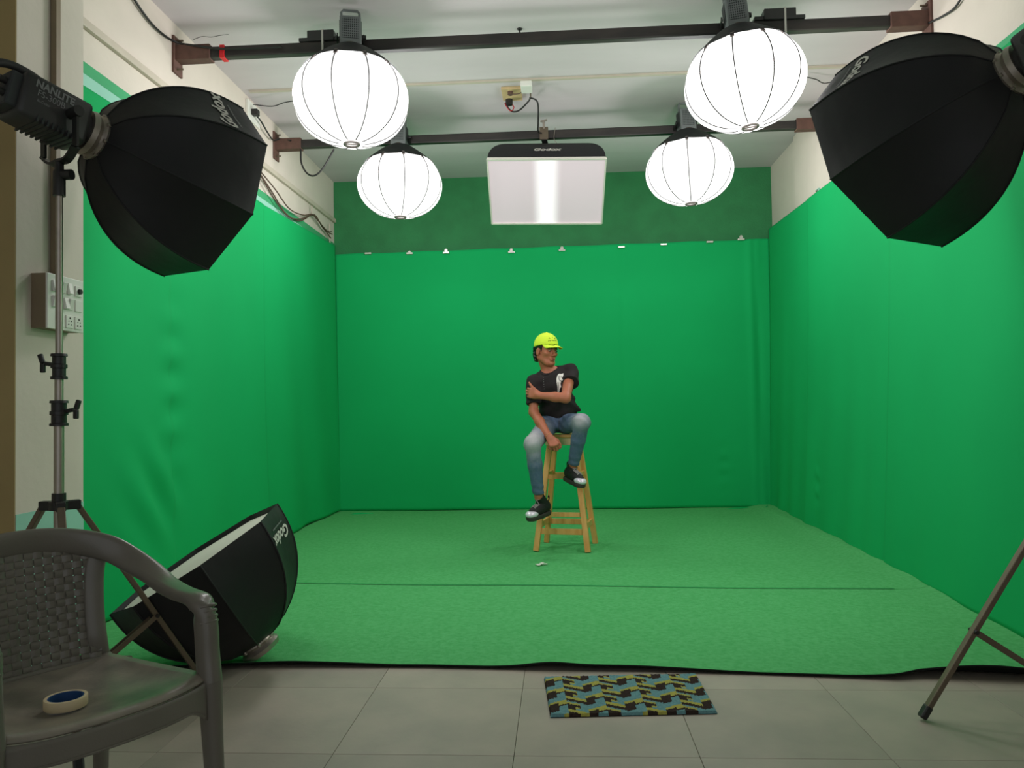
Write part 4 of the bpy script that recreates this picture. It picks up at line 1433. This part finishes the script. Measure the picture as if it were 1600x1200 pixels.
# head
body.ell(HP(-.012, 0, .035), (.092, .074, .088), HA, k=.02)
body.ell(HP(.018, 0, -.025), (.070, .060, .078), HA, k=.02)
body.cap(HP(.045, -.020, -.088), HP(.045, .020, -.088), .024, .024, k=.02)
body.ell(HP(.066, 0, -.093), (.020, .022, .018), HA, k=.015)
for sg in (-1, 1):
    body.cap(HP(-.02, sg * .055, -.045), HP(.048, sg * .024, -.088), .018, .020, k=.02)
    body.ell(HP(.058, sg * .040, -.018), (.024, .022, .018), HA, k=.015)
    body.cap(HP(.083, sg * .012, .021), HP(.068, sg * .048, .022), .010, .009, k=.012)
    body.ell(HP(.094, sg * .031, .004), (.014, .015, .010), HA, k=.010, op='sub')
    body.ell(HP(-.010, sg * .078, -.008), (.019, .010, .031), HA, k=.006)
    body.ell(HP(-.004, sg * .089, -.006), (.009, .006, .017), HA, k=.004, op='sub')
    body.ell(HP(.095, sg * .012, -.032), (.011, .009, .008), HA, k=.005)
body.cap(HP(.084, 0, .016), HP(.107, 0, -.026), .0085, .0115, k=.008)
body.cap(HP(.083, -.018, -.056), HP(.083, .018, -.056), .0085, .0085, k=.006)
body.cap(HP(.082, -.014, -.068), HP(.082, .014, -.068), .0090, .0090, k=.006)
body.cap(HP(.094, -.022, -.0618), HP(.094, .022, -.0618), .0022, .0022, k=.004, op='sub')
body.box(Pst(0, 0, SEAT - .05), (uS, vS, zS), (.156, .154, .0505), k=.004)
PORG = np.array([cS[0], cS[1], SEAT])
person, bp_, bq_ = field_object(body, 'person', M['skin'], None, PORG)
tag(person, 'seated person in neon yellow cap, black t-shirt and faded jeans, gripping own arm', 'person')

# face details
for sg in (-1, 1):
    e = Field(HP(.082, sg * .031, .004) - .03, HP(.082, sg * .031, .004) + .03, .002)
    e.ell(HP(.0795, sg * .031, .003), (.010, .0135, .0075), HA)
    field_object(e, 'eye', M['eyew'], person)
    e = Field(HP(.088, sg * .031, .004) - .02, HP(.088, sg * .031, .004) + .02, .0012)
    e.ell(HP(.0860, sg * .031 + .003, .002), (.0050, .0080, .0060), HA)
    field_object(e, 'iris', M['eyed'], person)
    MB().tube(spline([HP(.092, sg * .013, .019), HP(.090, sg * .030, .025), HP(.076, sg * .050, .021)], 5), [.0025] + [.004] * 9 + [.002], 6).build('eyebrow', M['hairm'], person, smooth=80)
MB().tube(spline([HP(.082, -.021, -.060), HP(.0915, -.008, -.056), HP(.0935, 0, -.057), HP(.0915, .008, -.056), HP(.082, .021, -.060)], 4), [.001] + [.0042] * 15 + [.001], 6).build('lip', M['lip'], person, smooth=80)
MB().tube(spline([HP(.083, -.018, -.064), HP(.0915, -.007, -.0675), HP(.0915, .007, -.0675), HP(.083, .018, -.064)], 5), [.001] + [.0048] * 14 + [.001], 6).build('lip', M['lip'], person, smooth=80)

# hair: short sides, curls at the nape
hr = Field(HC - .16, HC + .16, .003)
hr.ell(HP(-.024, 0, .034), (.090, .078, .082), HA, k=.01)
rng = random.Random(11)
for i in range(90):
    a = rng.uniform(-1.25, 1.25)
    u = rng.uniform(-.072, .03)
    rr = .086 - .28 * max(0, -u - .02)
    hr.ell(HP(-.026 - rr * math.cos(a), rr * math.sin(a) * .84, u), [rng.uniform(.008, .014)] * 3, k=.003)
hr.ell(HP(.085, 0, -.035), (.085, .095, .085), HA, k=.008, op='sub')
for sg in (-1, 1):
    hr.ell(HP(-.004, sg * .082, -.012), (.026, .022, .034), HA, k=.004, op='sub')
    hr.cap(HP(.022, sg * .068, .035), HP(.018, sg * .0665, -.004), .010, .005, k=.004)
    hr.cap(HP(.05, sg * .052, .045), HP(.052, sg * .055, .033), .014, .010, k=.006)
field_object(hr, 'hair', M['hairm'], person)

# cap with brim
cp = Field(HC - .14, HC + np.array([.16, .14, .19]), .0035)
cp.ell(HP(-.008, 0, .052), (.106, .088, .098), HA, k=.01)
ca = nrm(hU - hF * .16)
cp.box(HP(-.01, 0, .04) - ca * .12, (np.cross(hL, ca), hL, ca), (.25, .25, .12), k=.002)
cap_o, cpv, cpq = field_object(cp, 'cap', M['neon'], person)
br_mb = MB()


def brim_pt(u, v):
    th = (2 * u - 1) * 1.12
    r0 = np.array([.098 * math.cos(th), .084 * math.sin(th)])
    out = .072 * math.cos(th * .98) ** .8 * v if abs(th * .98) < math.pi / 2 else 0
    f, l = r0[0] + out, r0[1] * (1 + .10 * v * (1 - abs(2 * u - 1)))
    drop = .020 * v ** 1.3 + .62 * l * l * 3.0 * (.3 + .7 * v)
    return HP(f - .006, l, .050 - drop)


br_mb.grid(brim_pt, 24, 8)
bo = br_mb.build('brim', M['neon'], cap_o, smooth=179)
md = bo.modifiers.new('thick', 'SOLIDIFY'); md.thickness = .004; md.offset = 0
MB().lathe(HP(-.008, 0, .149), hU, [(0, .008), (.004, .006), (.005, .001)], 10).build('top_button', M['neon'], cap_o, smooth=80)
# dark scribbled marks on the cap front and brim
cb_t = BVHTree.FromPolygons([tuple(p) for p in cpv], [tuple(q) for q in cpq])


def on_cap(l, u):
    hit = cb_t.ray_cast(Vector(HP(.3, l, u)), Vector(-hF))
    return np.array(hit[0]) + hF * .002 if hit[0] else HP(.1, l, u)


for pts_ in (((-.050, .076), (-.040, .083), (-.034, .080), (-.028, .086)), ((-.022, .083), (-.012, .088), (-.006, .085), (.010, .088), (.022, .086)),
             ((-.040, .098), (-.036, .104), (-.032, .099)), ((-.010, .108), (-.006, .112)), ((.006, .101), (.010, .107), (.014, .101), (.012, .097))):
    MB().tube(spline([on_cap(*q) for q in pts_], 4), .0016, 5).build('cap_mark', M['ink'], cap_o)
MB().tube(spline([np.array(brim_pt(q[0], q[1])) + hU * .004 for q in ((.22, .35), (.30, .55), (.33, .62), (.42, .35), (.46, .3))], 4), .0015, 5).build('cap_mark', M['ink'], cap_o)

# t-shirt
sh = Field((-.34, 5.86, .96), (.36, 6.36, 1.52), .004)
sh.ell(CHE + np.array([.004, .0, .015]), (.158, .108, .135), k=.03)
sh.cap(CHE, BEL, .125, .128, k=.04).ell(BEL, (.146, .115, .11), k=.03)
sh.ell(PEL + np.array([.002, -.01, .055]), (.152, .125, .075), k=.03)
sh.cap(at(905, 641, 6.12), at(885, 630, 6.10), .012, .05, k=.03)
sh.cap(NEK + np.array([-.01, .015, -.045]), SHR + np.array([.01, 0, .0]), .056, .055, k=.03)
sh.cap(NEK + np.array([.01, .015, -.035]), SHL + np.array([-.01, 0, .0]), .056, .055, k=.03)
slR = SHR + (ELR - SHR) * .74
sh.cap(SHR + np.array([-.002, 0, .004]), slR, .058, .058, k=.02, cut_b=True)
slL = SHL + (ELL_ - SHL) * .44 + np.array([.012, 0, 0])
sh.cap(SHL + np.array([.004, 0, .002]), slL, .060, .069, k=.02, cut_b=True)
nd = nrm(HP(-.02, 0, -.05) - NEK)
sh.cap(NEK + nd * .005 + np.array([0, -.012, 0]), NEK + nd * .14 + np.array([0, -.03, 0]), .060, .075, k=.008, op='sub')
sh.box((PEL[0], PEL[1], .93), (nrm((1, 0, .12)), (0, 1, 0), nrm((-.12, 0, 1))), (.4, .4, .118), k=.002)


def folds(P):
    x, y, z = P[:, 0], P[:, 1], P[:, 2]
    return .0035 * np.sin(38 * x + 46 * z + 3 * np.sin(21 * z)) * np.clip((1.42 - z) / .2, .2, 1) + .0022 * np.sin(70 * z - 33 * x)


sh.ripple(folds)
sho, shv, shq = field_object(sh, 't_shirt', M['shirt'], person)
# neckline band: a thin rib lying on the shirt round the neck
sb_t = BVHTree.FromPolygons([tuple(p) for p in shv], [tuple(q) for q in shq])
nb = []
for a in np.linspace(0, 2 * math.pi, 29):
    o_ = NEK + nd * .02 + np.array([.066 * math.cos(a), -.012 + .062 * math.sin(a), .06])
    hit = sb_t.ray_cast(Vector(o_), Vector((0, 0, -1)))
    nb.append(np.array(hit[0]) if hit[0] else o_ - np.array([0, 0, .07]))
MB().tube(nb, .005, 6, cap=False).build('collar_band', M['shirt'], sho, smooth=80)
sb_t = BVHTree.FromPolygons([tuple(p) for p in shv], [tuple(q) for q in shq])


def on_shirt(x, y, off=.003):
    o_ = np.array([0, 0, CAM_H]); p = at(x, y, 6.0)
    dirv = nrm(p - np.array([p[0] * .9, 0, p[2]]))
    hit = sb_t.ray_cast(Vector(p - dirv * .6), Vector(dirv))
    return np.array(hit[0]) - dirv * off if hit[0] else p + dirv * .0


# white motif on the chest, outlined from its own print
outl = [(869.5, 592), (871, 586.5), (873.5, 583.8), (876.5, 584.3), (880.5, 583), (880, 587), (878, 591), (879.5, 594), (876.5, 596), (875.5, 602), (877, 605), (875, 606.5), (874, 613), (871.5, 613), (871, 604), (869.8, 598)]
cx_ = np.mean([q[0] for q in outl]); cy_ = np.mean([q[1] for q in outl])
V, Fs = [], []
rings = [1, .66, .33]
for rr in rings:
    for q in outl:
        V.append(on_shirt(cx_ + (q[0] - cx_) * rr, cy_ + (q[1] - cy_) * rr))
V.append(on_shirt(cx_, cy_))
n = len(outl)
for k in range(2):
    for i in range(n):
        Fs.append((k * n + i, k * n + (i + 1) % n, (k + 1) * n + (i + 1) % n, (k + 1) * n + i))
Fs += [(2 * n + i, 2 * n + (i + 1) % n, 3 * n) for i in range(n)]
MB().add(V, Fs).build('chest_print', M['shirt_print'], sho)
for pts_ in (((873.5, 587), (873.5, 592), (875, 595), (877.5, 594.5)), ((876.8, 587.5), (877, 590.5)), ((871.8, 597), (872.6, 605), (873, 612))):
    MB().tube(spline([on_shirt(*q, .005) for q in pts_], 3), .0018, 5).build('print_line', M['ink'], sho)
for i in range(7):
    q = on_shirt(849 + .2 * i, 586 + 3.6 * i, .002)
    MB().obox(q, np.eye(3), (.002, .001, .002)).build('print_dot', M['print_dim'], sho)

# jeans
jn = Field((-.34, 5.60, .42), (.36, 6.38, 1.14), .004)
jn.ell(PEL + np.array([0, 0, -.005]), (.152, .118, .088), k=.03)
jn.cap(HIPR, KNR, .084, .061, k=.035).cap(HIPL, KNL, .084, .063, k=.035)
jn.ell(KNR + np.array([0, .005, .004]), (.061, .063, .062), k=.02).ell(KNL + np.array([0, .005, .0]), (.062, .064, .066), k=.02)
for K_, A_, r0, r1 in ((KNR, ANR, .058, .044), (KNL, ANL, .058, .044)):
    md_ = K_ * .62 + A_ * .38
    jn.cap(K_, md_, .057, .055, k=.02).cap(md_, A_ + (K_ - A_) * .08, .055, .043, k=.015, cut_b=True)
jn.box(Pst(0, 0, SEAT - .05), (uS, vS, zS), (.156, .154, .0505), k=.004)


def jfolds(P):
    d1 = np.linalg.norm(P - KNL, axis=1); d2 = np.linalg.norm(P - KNR, axis=1)
    da = np.minimum(np.linalg.norm(P - ANL, axis=1), np.linalg.norm(P - ANR, axis=1))
    crotch = np.linalg.norm(P - at(877, 667, 6.05), axis=1)
    z, x, y = P[:, 2], P[:, 0], P[:, 1]
    f = .0035 * np.sin(95 * (x * .7 + z * .9 - y * .2)) * np.exp(-(crotch / .13) ** 2)
    f += .0032 * np.sin(120 * z + 25 * x) * np.exp(-(da / .11) ** 2)
    f += .0030 * np.sin(80 * (z + .8 * x + y)) * np.exp(-((d1 - .10) / .05) ** 2)
    f += .0022 * np.sin(80 * (z - .5 * x + y)) * np.exp(-((d2 - .10) / .05) ** 2)
    return f


jn.ripple(jfolds)
jo, jv, jq = field_object(jn, 'jeans', M['denim'], person)
w1 = np.exp(-(np.linalg.norm((jv - (KNL + np.array([-.01, -.03, .02]))) * np.array([1, .7, 1.1]), axis=1) / .075) ** 2)
w2 = np.exp(-(np.linalg.norm((jv - (KNR + np.array([0, .0, .03]))) * np.array([1, .55, .8]), axis=1) / .095) ** 2)
th = HIPR * .45 + KNR * .55
w3 = .55 * np.exp(-(np.linalg.norm(jv - (th + np.array([0, 0, .06])), axis=1) / .10) ** 2)
wear = np.clip(np.maximum(np.maximum(w1 * .85, w2), w3), 0, 1)
atr = jo.data.attributes.new('wear', 'FLOAT', 'POINT')
atr.data.foreach_set('value', wear.astype(np.float32))
MB().tube(spline([at(873, 652, 6.02), at(873.5, 660, 5.99), at(873, 668, 6.0), at(874, 674, 6.04)], 5), .0018, 5).build('fly_seam', M['sole'], jo)


# sneakers
def sneaker(A, heel, toe, lb, side):
    fdir = nrm(toe - heel)
    up_ = nrm((A - (heel + (toe - heel) * .25)) - fdir * ((A - (heel + (toe - heel) * .25)) @ fdir))
    lat = np.cross(up_, fdir)
    ln = np.linalg.norm(toe - heel)
    S = lambda f, l, u: heel + fdir * (f * ln) + lat * l + up_ * u
    lo_, hi_ = np.minimum(np.minimum(heel, toe), A) - .09, np.maximum(np.maximum(heel, toe), A) + .09
    f_ = Field(lo_, hi_, .0035)
    AX = (fdir, lat, up_)
    f_.ell(S(.16, 0, .045), (.050, .036, .042), AX, k=.02).ell(S(.62, 0, .036), (.085, .042, .034), AX, k=.03)
    f_.ell(S(.42, 0, .048), (.08, .037, .040), AX, k=.03)
    f_.cap(S(.20, 0, .06), A + (A - S(.20, 0, .06)) * .0 + up_ * .012, .040, .040, k=.02, cut_b=True)
    f_.box(S(.5, 0, -.05), AX, (.3, .1, .055), k=.003)
    up_o, uv_, uq_ = field_object(f_, 'sneaker_upper', M['shoe'], person)
    ub = BVHTree.FromPolygons([tuple(p) for p in uv_], [tuple(q) for q in uq_])

    def on_upper(f, l):
        nn_ = nrm(up_ + fdir * .35)
        hit = ub.ray_cast(Vector(S(f, l, .0) + nn_ * .3), Vector(-nn_))
        return (np.array(hit[0]) if hit[0] else S(f, l, .07)) + nn_ * .002
    f2 = Field(lo_, hi_, .0035)
    f2.ell(S(.80, 0, .026), (.059, .046, .030), AX, k=.02)
    f2.box(S(.5, 0, -.05), AX, (.3, .1, .056), k=.003)
    f2.box(S(.40, 0, .03), AX, (.075, .1, .1), k=.003)
    field_object(f2, 'toe_cap', M['shoe_toe'], up_o)
    f3 = Field(lo_, hi_, .0035)
    f3.cap(S(.13, 0, -.002), S(.45, 0, .0), .038, .040, k=.02).cap(S(.45, 0, 0), S(.82, 0, .002), .040, .046, k=.02)
    f3.box(S(.5, 0, .064), AX, (.4, .12, .05), k=.003).box(S(.5, 0, -.072), AX, (.4, .12, .05), k=.003)
    so_, *_ = field_object(f3, 'sole', M['sole'], up_o)
    for i in range(5):
        q = .30 + .07 * i
        for sg in (-1, 1):
            MB().tube(spline([on_upper(q, -sg * .022), on_upper(q + .03, 0), on_upper(q + .06, sg * .022)], 4), .0032, 6).build('lace', M['lace'], up_o, smooth=80)
    for sg in (-1, 1):
        MB().tube(spline([S(.36, 0, .088), S(.34, sg * .022, .105), S(.33, sg * .035, .092), S(.37, sg * .038, .07)], 4), .0028, 6).build('lace_bow', M['shoe'], up_o, smooth=80)
    MB().beam(S(-.005, side * .034, .012), S(.25, side * .0435, .012), .009, .005, up_).build('heel_trim', M['orange'], up_o)
    MB().tube(spline([S(.015, 0, .08), S(-.035, 0, .105), S(-.02, 0, .125), S(.02, 0, .11)], 4), .004, 6).build('pull_tab', M['shoe'], up_o, smooth=80)


sneaker(ANR, at(858, 799, 5.97), at(825, 811, 5.77), 'r', -1)
sneaker(ANL, at(884, 746, 6.02), at(911, 759, 5.82), 'l', 1)
# thread bracelet
wd = nrm(WRR - ELR); w1_ = nrm(np.cross(wd, (0, 1, 0))); w2_ = np.cross(wd, w1_)
MB().tube([WRR - wd * .004 + .0275 * (w1_ * math.cos(a) + w2_ * math.sin(a)) for a in np.linspace(0, 2 * math.pi, 21)], .0028, 6, cap=False).build('bracelet', M['ochre'], person, smooth=80)
